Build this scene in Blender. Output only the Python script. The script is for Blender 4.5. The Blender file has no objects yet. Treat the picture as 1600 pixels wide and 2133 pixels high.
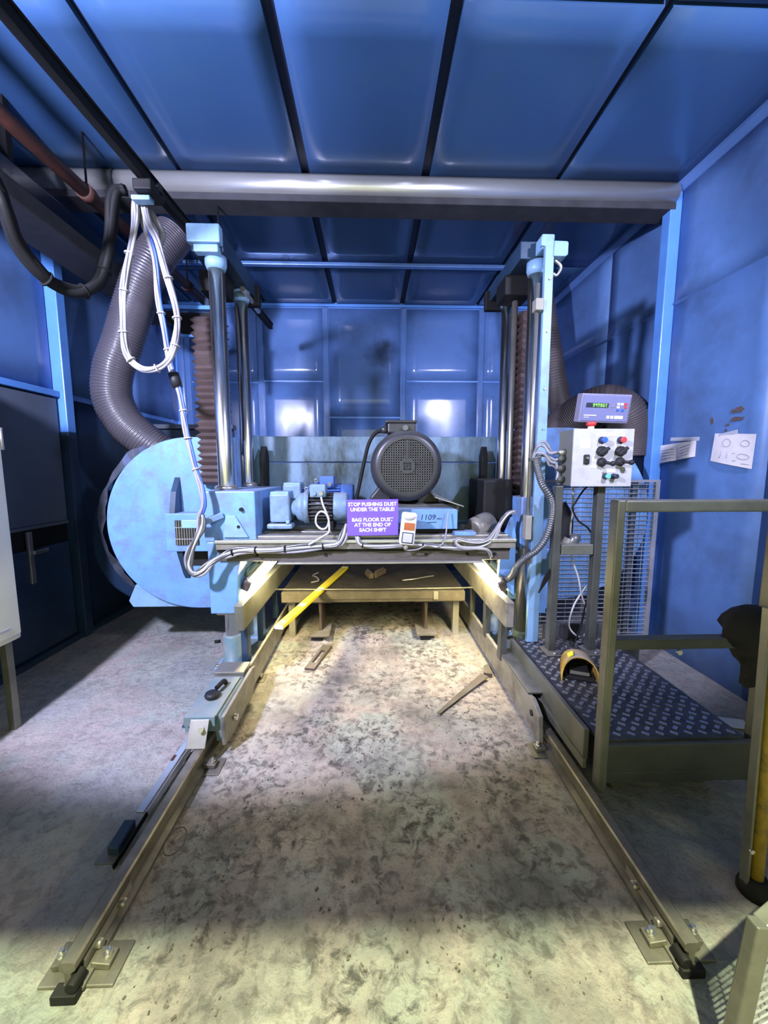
import bpy, math, random
from mathutils import Vector, Matrix, noise
random.seed(7)
S = bpy.context.scene
COL = S.collection
V = Vector

# ------------------------------------------------------------------ camera
TH, PH, FPX, CH = math.radians(1.79), math.radians(6.5), 800.0, 1.5
FWD = V((math.sin(TH)*math.cos(PH), math.cos(TH)*math.cos(PH), -math.sin(PH)))
RGT = V((math.cos(TH), -math.sin(TH), 0))
UPV = RGT.cross(FWD)
cd = bpy.data.cameras.new('camera')
cam = bpy.data.objects.new('camera', cd)
COL.objects.link(cam)
cd.sensor_fit = 'HORIZONTAL'; cd.sensor_width = 36.0; cd.lens = 36.0*FPX/1600
cd.clip_start = 0.02
M = Matrix((RGT, UPV, -FWD)).transposed().to_4x4()
M.translation = V((0, 0, CH))
cam.matrix_world = M
S.camera = cam

def at(x, y, Y):                       # a photograph point at a known depth
    d = FWD*FPX + RGT*(x-800) + UPV*(1066.5-y)
    return V((0, 0, CH)) + d*(Y/d.y)

# ------------------------------------------------------------------ world, exposure, lights
w = bpy.data.worlds.new('hall'); S.world = w; w.use_nodes = True
w.node_tree.nodes['Background'].inputs[0].default_value = (0.50, 0.56, 0.62, 1)
w.node_tree.nodes['Background'].inputs[1].default_value = 0.035
S.view_settings.view_transform = 'Standard'
S.view_settings.look = 'None'
S.view_settings.exposure = 0.0
S.view_settings.gamma = 1.0

def spot(name, loc, aim, power, col, angle, blend, rad):
    l = bpy.data.lights.new(name, 'SPOT'); l.energy = power; l.color = col
    l.spot_size = math.radians(angle); l.spot_blend = blend; l.shadow_soft_size = rad
    o = bpy.data.objects.new(name, l); COL.objects.link(o); o.location = loc
    o.rotation_euler = (V(aim)-V(loc)).to_track_quat('-Z', 'Y').to_euler()
    return o
COOL = (0.67, 0.685, 1.0)
FL, FR = V((-1.90, 0.12, 2.86)), V((1.85, 0.12, 3.12))
spot('flood_light_beam', FL + V((0.02, 0.10, -0.03)), (-0.9, 4.2, 1.95), 1150, COOL, 102, 0.16, 0.10)
spot('flood_light_beam', FR + V((-0.02, 0.10, -0.03)), (0.9, 4.2, 2.1), 480, COOL, 86, 0.30, 0.10)
spot('high_bay_beam', (0.1, -1.74, 6.0), (0.1, -0.4, 0), 4300, (0.95, 1.0, 0.60), 130, 0.4, 0.06)

# ------------------------------------------------------------------ materials
MATS = {}
def nodes(name):
    m = bpy.data.materials.new(name); m.use_nodes = True
    nt = m.node_tree; b = nt.nodes['Principled BSDF']
    MATS[name] = m
    return m, nt, b
def N(nt, t, **k):
    n = nt.nodes.new(t)
    for a, v in k.items():
        if a.startswith('i_'):
            n.inputs[a[2:].replace('_', ' ')].default_value = v
        else:
            setattr(n, a, v)
    return n
def ramp(nt, fac, stops):
    r = nt.nodes.new('ShaderNodeValToRGB'); e = r.color_ramp.elements
    while len(e) < len(stops): e.new(0.5)
    for q, (p, c) in zip(e, stops):
        q.position = p; q.color = (c if len(c) == 4 else (*c, 1)) if not isinstance(c, (int, float)) else (c, c, c, 1)
    nt.links.new(fac, r.inputs[0])
    return r
def mixc(nt, fac, a, b):
    m = nt.nodes.new('ShaderNodeMix'); m.data_type = 'RGBA'
    for s, v in ((m.inputs[0], fac), (m.inputs[6], a), (m.inputs[7], b)):
        if hasattr(v, 'is_output'): nt.links.new(v, s)
        elif isinstance(v, (int, float)): s.default_value = v
        else: s.default_value = (*v, 1)
    return m.outputs[2]
def mat(name, col, rough=0.5, metal=0.0, var=0.15, scale=6.0, dirt=None, dirt_amt=0.0, dirt_scale=4.0,
        dust=0.0, bump=0.0, bscale=60.0, spec=0.5, coat=0.0, stretch=(1, 1, 1)):
    """paint / metal with tone variation, optional blotchy dirt and dust lying on faces that look up"""
    m, nt, b = nodes(name)
    tc = N(nt, 'ShaderNodeNewGeometry')
    mp = N(nt, 'ShaderNodeMapping'); mp.inputs['Scale'].default_value = stretch
    nt.links.new(tc.outputs['Position'], mp.inputs[0])
    P = mp.outputs[0]
    n1 = N(nt, 'ShaderNodeTexNoise', i_Scale=scale, i_Detail=6.0, i_Roughness=0.6)
    nt.links.new(P, n1.inputs['Vector'])
    lo = tuple(max(0, c*(1-var)) for c in col); hi = tuple(min(1, c*(1+var)) for c in col)
    c = ramp(nt, n1.outputs[0], [(0.3, lo), (0.7, hi)]).outputs[0]
    if dirt:
        n2 = N(nt, 'ShaderNodeTexNoise', i_Scale=dirt_scale, i_Detail=9.0, i_Roughness=0.68)
        nt.links.new(P, n2.inputs['Vector'])
        d = ramp(nt, n2.outputs[0], [(0.47, 0.0), (0.66, dirt_amt)]).outputs[0]
        c = mixc(nt, d, c, dirt)
    if dust:
        sx = N(nt, 'ShaderNodeSeparateXYZ'); nt.links.new(tc.outputs['Normal'], sx.inputs[0])
        n3 = N(nt, 'ShaderNodeTexNoise', i_Scale=9.0, i_Detail=5.0)
        nt.links.new(tc.outputs['Position'], n3.inputs['Vector'])
        up = ramp(nt, sx.outputs[2], [(0.55, 0.0), (0.95, 1.0)]).outputs[0]
        nn = ramp(nt, n3.outputs[0], [(0.3, 0.35), (0.65, 1.0)]).outputs[0]
        mu = N(nt, 'ShaderNodeMath', operation='MULTIPLY'); nt.links.new(up, mu.inputs[0]); nt.links.new(nn, mu.inputs[1])
        mv = N(nt, 'ShaderNodeMath', operation='MULTIPLY'); nt.links.new(mu.outputs[0], mv.inputs[0]); mv.inputs[1].default_value = dust
        c = mixc(nt, mv.outputs[0], c, (0.30, 0.29, 0.27))
        rr = N(nt, 'ShaderNodeMapRange'); nt.links.new(mv.outputs[0], rr.inputs[0])
        rr.inputs[3].default_value = rough; rr.inputs[4].default_value = 0.9
        nt.links.new(rr.outputs[0], b.inputs['Roughness'])
    else:
        b.inputs['Roughness'].default_value = rough
    nt.links.new(c, b.inputs['Base Color'])
    b.inputs['Metallic'].default_value = metal
    b.inputs['Specular IOR Level'].default_value = spec
    b.inputs['Coat Weight'].default_value = coat
    if bump:
        nb = N(nt, 'ShaderNodeTexNoise', i_Scale=bscale, i_Detail=4.0)
        nt.links.new(P, nb.inputs['Vector'])
        bp = N(nt, 'ShaderNodeBump', i_Strength=bump, i_Distance=0.01)
        nt.links.new(nb.outputs[0], bp.inputs['Height']); nt.links.new(bp.outputs[0], b.inputs['Normal'])
    return m
def glow(name, col, strength):
    m, nt, b = nodes(name)
    b.inputs['Base Color'].default_value = (*col, 1)
    b.inputs['Emission Color'].default_value = (*col, 1)
    b.inputs['Emission Strength'].default_value = strength
    return m

mat('wall_paint', (0.100, 0.195, 0.45), 0.17, var=0.10, scale=1.3, dirt=(0.035, 0.055, 0.10), dirt_amt=0.35, dirt_scale=1.7, spec=0.5, bump=0.05, bscale=3)
mat('wall_paint_worn', (0.100, 0.200, 0.44), 0.33, var=0.14, scale=2.0, dirt=(0.045, 0.06, 0.09), dirt_amt=0.45, dirt_scale=1.5, bump=0.04, bscale=5)
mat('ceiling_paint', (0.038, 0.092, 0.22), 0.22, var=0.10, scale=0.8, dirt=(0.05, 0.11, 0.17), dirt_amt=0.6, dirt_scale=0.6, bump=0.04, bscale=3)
mat('seam_dark', (0.006, 0.012, 0.035), 0.6)
mat('trim_blue', (0.10, 0.27, 0.66), 0.3, var=0.1)
mat('trim_bright', (0.16, 0.30, 0.62), 0.25, metal=0.3, var=0.1)
mat('panel_grey', (0.09, 0.11, 0.14), 0.45, var=0.15, scale=3)
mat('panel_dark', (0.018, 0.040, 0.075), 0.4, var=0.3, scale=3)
mat('galvanised', (0.60, 0.60, 0.56), 0.30, metal=0.75, var=0.12, scale=4, stretch=(0.3, 1, 1))
mat('machine_blue', (0.145, 0.315, 0.64), 0.46, var=0.12, scale=5, dirt=(0.15, 0.19, 0.30), dirt_amt=0.85, dirt_scale=6, dust=0.55, bump=0.03, bscale=25)
mat('machine_pale', (0.20, 0.36, 0.56), 0.45, var=0.10, scale=5, dirt=(0.16, 0.20, 0.22), dirt_amt=0.6, dirt_scale=7, dust=0.5)
mat('machine_oily', (0.135, 0.215, 0.30), 0.30, var=0.3, scale=4, dirt=(0.016, 0.026, 0.026), dirt_amt=1.0, dirt_scale=1.7, dust=0.5, stretch=(1.6, 1.6, 0.6))
mat('bed_iron', (0.23, 0.215, 0.18), 0.48, metal=0.25, var=0.25, scale=9, dirt=(0.06, 0.05, 0.04), dirt_amt=0.7, dirt_scale=7, dust=0.75)
mat('cover_dark', (0.012, 0.026, 0.055), 0.22, var=0.2, scale=3, coat=0.2)
mat('chrome', (0.90, 0.87, 0.80), 0.25, metal=1.0, var=0.06, scale=8, stretch=(1, 1, 0.1))
mat('steel', (0.42, 0.40, 0.36), 0.34, metal=0.8, var=0.2, dust=0.5)
mat('bright_bolt', (0.70, 0.68, 0.62), 0.25, metal=0.9)
mat('rail_steel', (0.20, 0.185, 0.15), 0.45, metal=0.55, var=0.25, scale=12, dirt=(0.05, 0.04, 0.03), dirt_amt=0.7, dirt_scale=9, dust=0.30)
mat('frame_grey', (0.19, 0.19, 0.155), 0.36, metal=0.45, var=0.15, scale=7, dirt=(0.08, 0.08, 0.06), dirt_amt=0.5, dust=0.35)
mat('frame_dark', (0.055, 0.058, 0.05), 0.5, var=0.25, dust=0.5)
mat('black_iron', (0.006, 0.006, 0.0065), 0.65, var=0.3, dust=0.06, spec=0.3)
mat('black_rubber', (0.010, 0.010, 0.012), 0.6, var=0.3)
mat('motor_grey', (0.048, 0.049, 0.054), 0.38, metal=0.35, var=0.15, dust=0.3)
mat('motor_hole', (0.006, 0.006, 0.007), 0.7)
mat('gear_blue', (0.17, 0.27, 0.40), 0.42, var=0.15, dirt=(0.10, 0.12, 0.12), dirt_amt=0.7, dirt_scale=9, dust=0.5)
mat('gear_blue_deep', (0.05, 0.12, 0.36), 0.42, var=0.15, dust=0.3)
mat('bellows_brown', (0.055, 0.035, 0.032), 0.6, var=0.3)
mat('bellows_dark', (0.022, 0.018, 0.018), 0.6, var=0.3)
mat('duct_grey', (0.060, 0.054, 0.063), 0.38, var=0.12, coat=0.25)
mat('duct_brown', (0.060, 0.048, 0.048), 0.55, var=0.15)
mat('apron_brown', (0.105, 0.092, 0.082), 0.5, metal=0.2, var=0.3, scale=9, dirt=(0.04, 0.034, 0.03), dirt_amt=0.8, dirt_scale=9)
mat('cable_grey', (0.27, 0.26, 0.29), 0.42, var=0.12)
mat('cable_white', (0.45, 0.44, 0.43), 0.4, var=0.1)
mat('cable_blue', (0.05, 0.12, 0.55), 0.4)
mat('cable_black', (0.005, 0.005, 0.005), 0.65, dust=0.10, spec=0.25)
mat('foil', (0.34, 0.38, 0.48), 0.22, metal=0.8, var=0.3, scale=9, bump=0.5, bscale=9)
mat('grille_bar', (0.105, 0.105, 0.11), 0.4, metal=0.4, var=0.2)
mat('sheet_shaded', (0.022, 0.018, 0.014), 0.85, var=0.35, scale=7, dirt=(0.06, 0.052, 0.04), dirt_amt=0.7, dirt_scale=8)  # near-black colour holds the table top's shade under the saw bed
mat('conduit', (0.13, 0.135, 0.14), 0.35, metal=0.5, var=0.15)
mat('rust_pipe', (0.052, 0.016, 0.010), 0.6, var=0.3, scale=12)
mat('dusty_beam', (0.026, 0.026, 0.031), 0.8, var=0.4, dust=0.5)
mat('cabinet_cream', (0.60, 0.60, 0.52), 0.5, var=0.05)
mat('box_grey', (0.47, 0.47, 0.49), 0.42, var=0.08, scale=9, dirt=(0.36, 0.35, 0.34), dirt_amt=0.5, dirt_scale=14)
mat('box_side', (0.13, 0.135, 0.115), 0.5, var=0.1)
mat('dro_face', (0.17, 0.18, 0.33), 0.4, var=0.05)
mat('dro_case', (0.20, 0.195, 0.28), 0.45, var=0.05)
mat('screen_dark', (0.03, 0.035, 0.05), 0.3)
glow('digit_green', (0.30, 0.9, 0.12), 0.9)
mat('key_white', (0.75, 0.74, 0.72), 0.5, var=0.03)
mat('red_plastic', (0.70, 0.05, 0.05), 0.4, var=0.05)
mat('blue_plastic', (0.03, 0.12, 0.60), 0.4, var=0.05)
mat('green_plastic', (0.12, 0.52, 0.40), 0.4, var=0.05)
mat('label_white', (0.78, 0.77, 0.74), 0.6, var=0.04)
mat('ink', (0.02, 0.03, 0.06), 0.7)
mat('ink_faint', (0.36, 0.34, 0.40), 0.7)
mat('paper', (0.72, 0.67, 0.66), 0.75, var=0.05, scale=14)
mat('tape', (0.45, 0.47, 0.52), 0.4, var=0.1)
mat('bare_patch', (0.10, 0.075, 0.075), 0.6, var=0.2)
mat('sign_purple', (0.16, 0.085, 0.62), 0.42, var=0.06)
mat('sign_white', (0.82, 0.80, 0.82), 0.5, var=0.02)
mat('label_orange', (0.36, 0.10, 0.03), 0.5)
mat('level_yellow', (0.80, 0.66, 0.02), 0.38, var=0.04)
mat('guard_yellow', (0.40, 0.235, 0.035), 0.45, var=0.2, scale=12, dirt=(0.16, 0.12, 0.06), dirt_amt=0.8, dirt_scale=10, dust=0.8)
mat('post_yellow', (0.40, 0.26, 0.02), 0.45, var=0.25, scale=12, dirt=(0.05, 0.04, 0.02), dirt_amt=0.9, dirt_scale=12)
mat('wood_dusty', (0.125, 0.105, 0.075), 0.8, var=0.25, scale=9, dirt=(0.07, 0.055, 0.04), dirt_amt=0.6, dirt_scale=6, dust=0.25)
mat('pale_leg', (0.28, 0.265, 0.22), 0.6, var=0.15)
mat('deck_plate', (0.050, 0.050, 0.056), 0.45, metal=0.3, var=0.35, scale=10, dirt=(0.11, 0.11, 0.12), dirt_amt=0.5, dirt_scale=5)
mat('deck_stud', (0.36, 0.36, 0.39), 0.30, metal=0.7, var=0.2)
mat('mesh_wire', (0.42, 0.42, 0.45), 0.4, metal=0.5)
mat('cloth_black', (0.010, 0.009, 0.010), 0.95, var=0.4)
mat('rusty_iron', (0.075, 0.055, 0.045), 0.7, var=0.3, dust=0.3)
mat('teal_paint', (0.13, 0.215, 0.245), 0.48, var=0.2, dirt=(0.24, 0.235, 0.21), dirt_amt=0.9, dirt_scale=10, dust=0.55)
glow('lamp_glow', (1.0, 0.85, 0.46), 165.0)
glow('flood_glow', (0.75, 0.83, 1.0), 18.0)
glow('high_bay_glow', (1.0, 0.95, 0.75), 12.0)

# a soot stain with its own outline on the back wall paint
nt = MATS['wall_paint'].node_tree; b = nt.nodes['Principled BSDF']
g = N(nt, 'ShaderNodeNewGeometry')
n4 = N(nt, 'ShaderNodeTexNoise', i_Scale=5.0, i_Detail=4.0); nt.links.new(g.outputs['Position'], n4.inputs['Vector'])
va = N(nt, 'ShaderNodeVectorMath', operation='MULTIPLY_ADD'); nt.links.new(n4.outputs[1], va.inputs[0]); va.inputs[1].default_value = (0.35, 0, 0.35); nt.links.new(g.outputs['Position'], va.inputs[2])
vd = N(nt, 'ShaderNodeVectorMath', operation='DISTANCE'); nt.links.new(va.outputs[0], vd.inputs[0]); vd.inputs[1].default_value = (0.32, 5.43, 3.24)
st_ = ramp(nt, vd.outputs['Value'], [(0.05, 0.8), (0.24, 0.0)]).outputs[0]
old = b.inputs['Base Color'].links[0].from_socket
nt.links.new(mixc(nt, st_, old, (0.02, 0.03, 0.05)), b.inputs['Base Color'])

# the floor: concrete under stone dust, scuffed and trodden
m, nt, b = nodes('floor_dust')
g = N(nt, 'ShaderNodeNewGeometry'); P = g.outputs['Position']
a = N(nt, 'ShaderNodeTexNoise', i_Scale=0.9, i_Detail=5.0, i_Roughness=0.6); nt.links.new(P, a.inputs['Vector'])
c = ramp(nt, a.outputs[0], [(0.32, (0.37, 0.37, 0.385)), (0.42, (0.43, 0.42, 0.385)), (0.49, (0.46, 0.395, 0.365)), (0.56, (0.40, 0.425, 0.385)), (0.68, (0.36, 0.36, 0.37))]).outputs[0]
sxyz = N(nt, 'ShaderNodeSeparateXYZ'); nt.links.new(P, sxyz.inputs[0])
ab = N(nt, 'ShaderNodeMath', operation='ABSOLUTE'); nt.links.new(sxyz.outputs[0], ab.inputs[0])
track = ramp(nt, ab.outputs[0], [(0.60, 1.0), (1.0, 0.42)]).outputs[0]           # trodden and swept between the rails
crumb = N(nt, 'ShaderNodeTexNoise', i_Scale=19.0, i_Detail=9.0, i_Roughness=0.70, i_Distortion=0.45); nt.links.new(P, crumb.inputs['Vector'])
where = N(nt, 'ShaderNodeTexNoise', i_Scale=1.9, i_Detail=5.0, i_Roughness=0.65); nt.links.new(P, where.inputs['Vector'])
wr = ramp(nt, where.outputs[0], [(0.36, 0.15), (0.56, 1.0)]).outputs[0]
cr = ramp(nt, crumb.outputs[0], [(0.46, 0.0), (0.60, 1.0)]).outputs[0]
mu = N(nt, 'ShaderNodeMath', operation='MULTIPLY'); nt.links.new(wr, mu.inputs[0]); nt.links.new(cr, mu.inputs[1])
mt = N(nt, 'ShaderNodeMath', operation='MULTIPLY'); nt.links.new(mu.outputs[0], mt.inputs[0]); nt.links.new(track, mt.inputs[1])
c = mixc(nt, mt.outputs[0], c, (0.085, 0.078, 0.075))
grime = N(nt, 'ShaderNodeTexNoise', i_Scale=2.6, i_Detail=7.0, i_Roughness=0.6); nt.links.new(P, grime.inputs['Vector'])
gf = ramp(nt, grime.outputs[0], [(0.44, 0.0), (0.66, 0.75)]).outputs[0]
gm = N(nt, 'ShaderNodeMath', operation='MULTIPLY'); nt.links.new(gf, gm.inputs[0]); nt.links.new(track, gm.inputs[1])
c = mixc(nt, gm.outputs[0], c, (0.14, 0.135, 0.135))
sp = N(nt, 'ShaderNodeTexNoise', i_Scale=75.0, i_Detail=4.0); nt.links.new(P, sp.inputs['Vector'])
c = mixc(nt, ramp(nt, sp.outputs[0], [(0.58, 0.0), (0.74, 0.5)]).outputs[0], c, (0.12, 0.11, 0.105))
nt.links.new(c, b.inputs['Base Color']); b.inputs['Roughness'].default_value = 0.88
b.inputs['Specular IOR Level'].default_value = 0.2
ad = N(nt, 'ShaderNodeMath', operation='MULTIPLY_ADD'); nt.links.new(sp.outputs[0], ad.inputs[0]); ad.inputs[1].default_value = 0.25; nt.links.new(crumb.outputs[0], ad.inputs[2])
bp = N(nt, 'ShaderNodeBump', i_Strength=0.7, i_Distance=0.03); nt.links.new(ad.outputs[0], bp.inputs['Height'])
nt.links.new(bp.outputs[0], b.inputs['Normal'])

# ------------------------------------------------------------------ mesh builder
class MB:
    def __init__(self): self.v, self.f, self.s = [], [], []
    def add(self, vs, fs, smooth=False):
        o = len(self.v); self.v += [V(p) for p in vs]
        self.f += [tuple(i+o for i in q) for q in fs]; self.s += [smooth]*len(fs); return self
    def box(self, c, s, R=None):
        c = V(c); x, y, z = s[0]/2, s[1]/2, s[2]/2
        p = [V((i*x, j*y, k*z)) for k in (-1, 1) for j in (-1, 1) for i in (-1, 1)]
        if R is not None: p = [R @ q for q in p]
        return self.add([c+q for q in p], [(0, 2, 3, 1), (4, 5, 7, 6), (0, 1, 5, 4), (2, 6, 7, 3), (0, 4, 6, 2), (1, 3, 7, 5)])
    def bx(self, x0, x1, y0, y1, z0, z1):
        return self.box(((x0+x1)/2, (y0+y1)/2, (z0+z1)/2), (abs(x1-x0), abs(y1-y0), abs(z1-z0)))
    def bar(self, p0, p1, w, h, up=(0, 0, 1)):
        p0, p1 = V(p0), V(p1); d = (p1-p0); L = d.length; d.normalize()
        s = d.cross(V(up)).normalized(); u = s.cross(d)
        return self.box((p0+p1)/2, (w, L, h), Matrix((s, d, u)).transposed())
    def cyl(self, p0, p1, r0, r1=None, n=20, caps=True):
        return self.lathe([(r0, 0), (r0 if r1 is None else r1, 1)], p0, p1, n, caps)
    def lathe(self, prof, p0, p1, n=24, caps=True, smooth=True):
        """prof: (radius, t) with t along p0->p1 (0..1)"""
        p0, p1 = V(p0), V(p1); d = p1-p0
        a = V((0, 0, 1)) if abs(d.normalized().z) < 0.9 else V((1, 0, 0))
        s = d.cross(a).normalized(); u = s.cross(d).normalized()
        o = len(self.v)
        for r, t in prof:
            for k in range(n):
                q = 2*math.pi*k/n
                self.v.append(p0 + d*t + (s*math.cos(q) + u*math.sin(q))*r)
        for j in range(len(prof)-1):
            for k in range(n):
                self.f.append((o+j*n+k, o+j*n+(k+1) % n, o+(j+1)*n+(k+1) % n, o+(j+1)*n+k)); self.s.append(smooth)
        if caps:
            self.f.append(tuple(o+k for k in range(n))[::-1]); self.s.append(False)
            e = o+(len(prof)-1)*n
            self.f.append(tuple(e+k for k in range(n))); self.s.append(False)
        return self
    def tube(self, pts, r, n=8, rad=None, caps=True):
        pts = [V(p) for p in pts]; o = len(self.v); m = len(pts)
        t0 = (pts[1]-pts[0]).normalized()
        a = V((0, 0, 1)) if abs(t0.z) < 0.9 else V((1, 0, 0))
        s = t0.cross(a).normalized()
        for j in range(m):
            t = (pts[min(j+1, m-1)] - pts[max(j-1, 0)]).normalized()
            s = (s - t*s.dot(t)).normalized(); u = t.cross(s)
            rr = rad[j] if rad else r
            for k in range(n):
                q = 2*math.pi*k/n
                self.v.append(pts[j] + (s*math.cos(q) + u*math.sin(q))*rr)
        for j in range(m-1):
            for k in range(n):
                self.f.append((o+j*n+k, o+j*n+(k+1) % n, o+(j+1)*n+(k+1) % n, o+(j+1)*n+k)); self.s.append(True)
        if caps:
            self.f.append(tuple(o+k for k in range(n))[::-1]); self.s.append(False)
            self.f.append(tuple(o+(m-1)*n+k for k in range(n))); self.s.append(False)
        return self
    def prism(self, poly, axis, a, b, smooth=False):
        def mk(p, t):
            return V((t, p[0], p[1])) if axis == 'x' else V((p[0], t, p[1])) if axis == 'y' else V((p[0], p[1], t))
        n = len(poly); o = len(self.v)
        self.v += [mk(p, a) for p in poly] + [mk(p, b) for p in poly]
        self.f += [tuple(o+k for k in range(n)), tuple(o+n+k for k in reversed(range(n)))]; self.s += [False, False]
        for k in range(n):
            self.f.append((o+k, o+n+k, o+n+(k+1) % n, o+(k+1) % n)); self.s.append(smooth)
        return self
    def sph(self, c, r, n=12, sq=(1, 1, 1)):
        c = V(c); o = len(self.v); h = n//2
        for j in range(h+1):
            for k in range(n):
                a, q = math.pi*j/h, 2*math.pi*k/n
                self.v.append(c + V((math.sin(a)*math.cos(q)*r*sq[0], math.sin(a)*math.sin(q)*r*sq[1], math.cos(a)*r*sq[2])))
        for j in range(h):
            for k in range(n):
                self.f.append((o+j*n+k, o+(j+1)*n+k, o+(j+1)*n+(k+1) % n, o+j*n+(k+1) % n)); self.s.append(True)
        return self

ORG = {}
def obj(name, mb, m, parent=None, bevel=0.0, seg=2):
    if parent is not None:
        org = ORG[parent]
    else:
        xs = [p.x for p in mb.v]; ys = [p.y for p in mb.v]; zs = [p.z for p in mb.v]
        org = V(((min(xs)+max(xs))/2, (min(ys)+max(ys))/2, min(zs)))
    me = bpy.data.meshes.new(name)
    me.from_pydata([tuple(p-org) for p in mb.v], [], mb.f)
    me.polygons.foreach_set('use_smooth', mb.s)
    me.validate()
    import bmesh
    bm = bmesh.new(); bm.from_mesh(me); bmesh.ops.recalc_face_normals(bm, faces=bm.faces); bm.to_mesh(me); bm.free()
    me.materials.append(MATS[m] if isinstance(m, str) else m)
    o = bpy.data.objects.new(name, me); COL.objects.link(o)
    if parent is not None: o.parent = parent
    else: o.location = org
    ORG[o] = org
    if bevel:
        bv = o.modifiers.new('bevel', 'BEVEL'); bv.width = bevel; bv.segments = seg; bv.limit_method = 'ANGLE'; bv.angle_limit = math.radians(40)
    return o
def tag(o, label, cat, group=None):
    o['label'] = label; o['category'] = cat
    if group: o['group'] = group
    return o
def thing(name, label, cat, loc, group=None):
    o = bpy.data.objects.new(name, None); COL.objects.link(o); o.location = loc
    o.empty_display_size = 0.1; ORG[o] = V(loc)
    return tag(o, label, cat, group)
def struct(name, mb, m, bevel=0.0):
    o = obj(name, mb, m, None, bevel); o['kind'] = 'structure'; return o
def root(name, loc):
    o = bpy.data.objects.new(name, None); COL.objects.link(o); o.location = loc; ORG[o] = V(loc); o['kind'] = 'structure'; return o
def smooth_path(pts, k=6):
    pts = [V(p) for p in pts]; out = []
    P = [pts[0]*2-pts[1]] + pts + [pts[-1]*2-pts[-2]]
    for i in range(1, len(P)-2):
        for j in range(k):
            t = j/k
            a, b, c, d = P[i-1], P[i], P[i+1], P[i+2]
            out.append(0.5*((2*b) + (c-a)*t + (2*a-5*b+4*c-d)*t*t + (3*b-a-3*c+d)*t**3))
    out.append(pts[-1]); return out
def text_mesh(name, body, size, m, parent, loc, rot, align='CENTER', bold=0.0, spacing=1.0, depth=0.0):
    cu = bpy.data.curves.new(name, 'FONT'); cu.body = body; cu.size = size; cu.align_x = align; cu.offset = bold
    cu.space_character = spacing; cu.extrude = depth; cu.resolution_u = 3
    t = bpy.data.objects.new('tmp', cu); COL.objects.link(t)
    bpy.context.view_layer.update()
    me = bpy.data.meshes.new_from_object(t.evaluated_get(bpy.context.evaluated_depsgraph_get()))
    bpy.data.objects.remove(t)
    me.materials.clear(); me.materials.append(MATS[m])
    R = rot.to_4x4() if hasattr(rot, 'to_4x4') else Matrix.Identity(4)
    R.translation = V(loc) - ORG[parent]
    me.transform(R); me.name = name
    o = bpy.data.objects.new(name, me); COL.objects.link(o); o.parent = parent; ORG[o] = ORG[parent]
    return o
FACE = Matrix(((1, 0, 0), (0, 0, -1), (0, 1, 0)))      # text plane turned to stand up and face the viewer's side (-Y)

# ------------------------------------------------------------------ the room
XL, XR, YB, ZC = -2.65, 2.42, 5.45, 3.68
YF = -0.30
def hgt(x, y):
    n = noise.fractal(V((x*1.3, y*1.3, 0)), 1.0, 2.0, 5)
    n2 = noise.fractal(V((x*11, y*11, 3.1)), 1.0, 2.0, 4)
    h = 0.004 + 0.006*n + 0.0045*max(0, n2)
    if -0.78 < x < 0.86 and y > 3.1:                   # dust swept under the work table
        e = min(1, (y-3.1)/0.5)*min(1, (x+0.78)/0.25)*min(1, (0.86-x)/0.25)
        h += e*(0.05 + 0.03*noise.noise(V((x*3, y*3, 8))))
    return max(-0.004, h)
fb = MB(); st = 0.035; nx = int((XR-XL)/st)+1; ny = int((YB+4.0)/st)+1
for j in range(ny+1):
    for i in range(nx+1):
        x = XL + (XR-XL)*i/nx; y = -4.0 + (YB+4.0)*j/ny
        fb.v.append(V((x, y, hgt(x, y))))
for j in range(ny):
    for i in range(nx):
        q = j*(nx+1)+i; fb.f.append((q, q+1, q+nx+2, q+nx+1)); fb.s.append(True)
struct('floor', fb, 'floor_dust')

def panel(name, parent, o, ex, ey, nrm, mname, t=0.018, bulge=0.0, seed=0, n=6):
    """a sheet panel: corner o, edges ex, ey, thickness t along nrm, slightly dished"""
    o, ex, ey, nrm = V(o), V(ex), V(ey), V(nrm)
    mb = MB(); w = n+1
    for j in range(w):
        for i in range(w):
            u, v = i/n, j/n
            e = 16*u*(1-u)*v*(1-v)
            mb.v.append(o + ex*u + ey*v + nrm*(t + bulge*e*(0.35 + 0.9*noise.noise(V((u*2.3+seed, v*2.3, seed*1.7))))))
    for j in range(n):
        for i in range(n):
            q = j*w+i; mb.f.append((q, q+1, q+w+1, q+w)); mb.s.append(True)
    k = len(mb.v); c = [0, n, w*w-1, w*n]
    mb.v += [o, o+ex, o+ex+ey, o+ey]
    edges = [[i for i in range(w)], [i*w+n for i in range(w)], [w*w-1-i for i in range(w)], [w*n-i*w for i in range(w)]]
    for e in range(4):
        a, b = k+e, k+(e+1) % 4
        mb.f.append(tuple(edges[e]) + (b, a)); mb.s.append(False)
    return obj(name, mb, mname, parent)

# ceiling: slab with sheet panels hung under it, dark seams between
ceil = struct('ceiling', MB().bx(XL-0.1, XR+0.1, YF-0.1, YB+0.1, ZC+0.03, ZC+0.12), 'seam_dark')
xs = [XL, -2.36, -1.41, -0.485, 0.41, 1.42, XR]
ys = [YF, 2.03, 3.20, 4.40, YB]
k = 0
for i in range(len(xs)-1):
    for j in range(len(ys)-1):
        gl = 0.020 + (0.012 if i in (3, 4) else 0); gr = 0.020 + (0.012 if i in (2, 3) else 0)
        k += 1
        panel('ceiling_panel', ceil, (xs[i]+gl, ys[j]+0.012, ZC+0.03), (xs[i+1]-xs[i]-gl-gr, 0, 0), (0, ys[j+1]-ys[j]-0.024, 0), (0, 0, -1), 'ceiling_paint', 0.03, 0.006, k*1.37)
struct('trim_1', MB().bx(-2.15, 1.98, 4.37, 4.43, ZC-0.035, ZC-0.001), 'trim_bright', 0.006)
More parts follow.
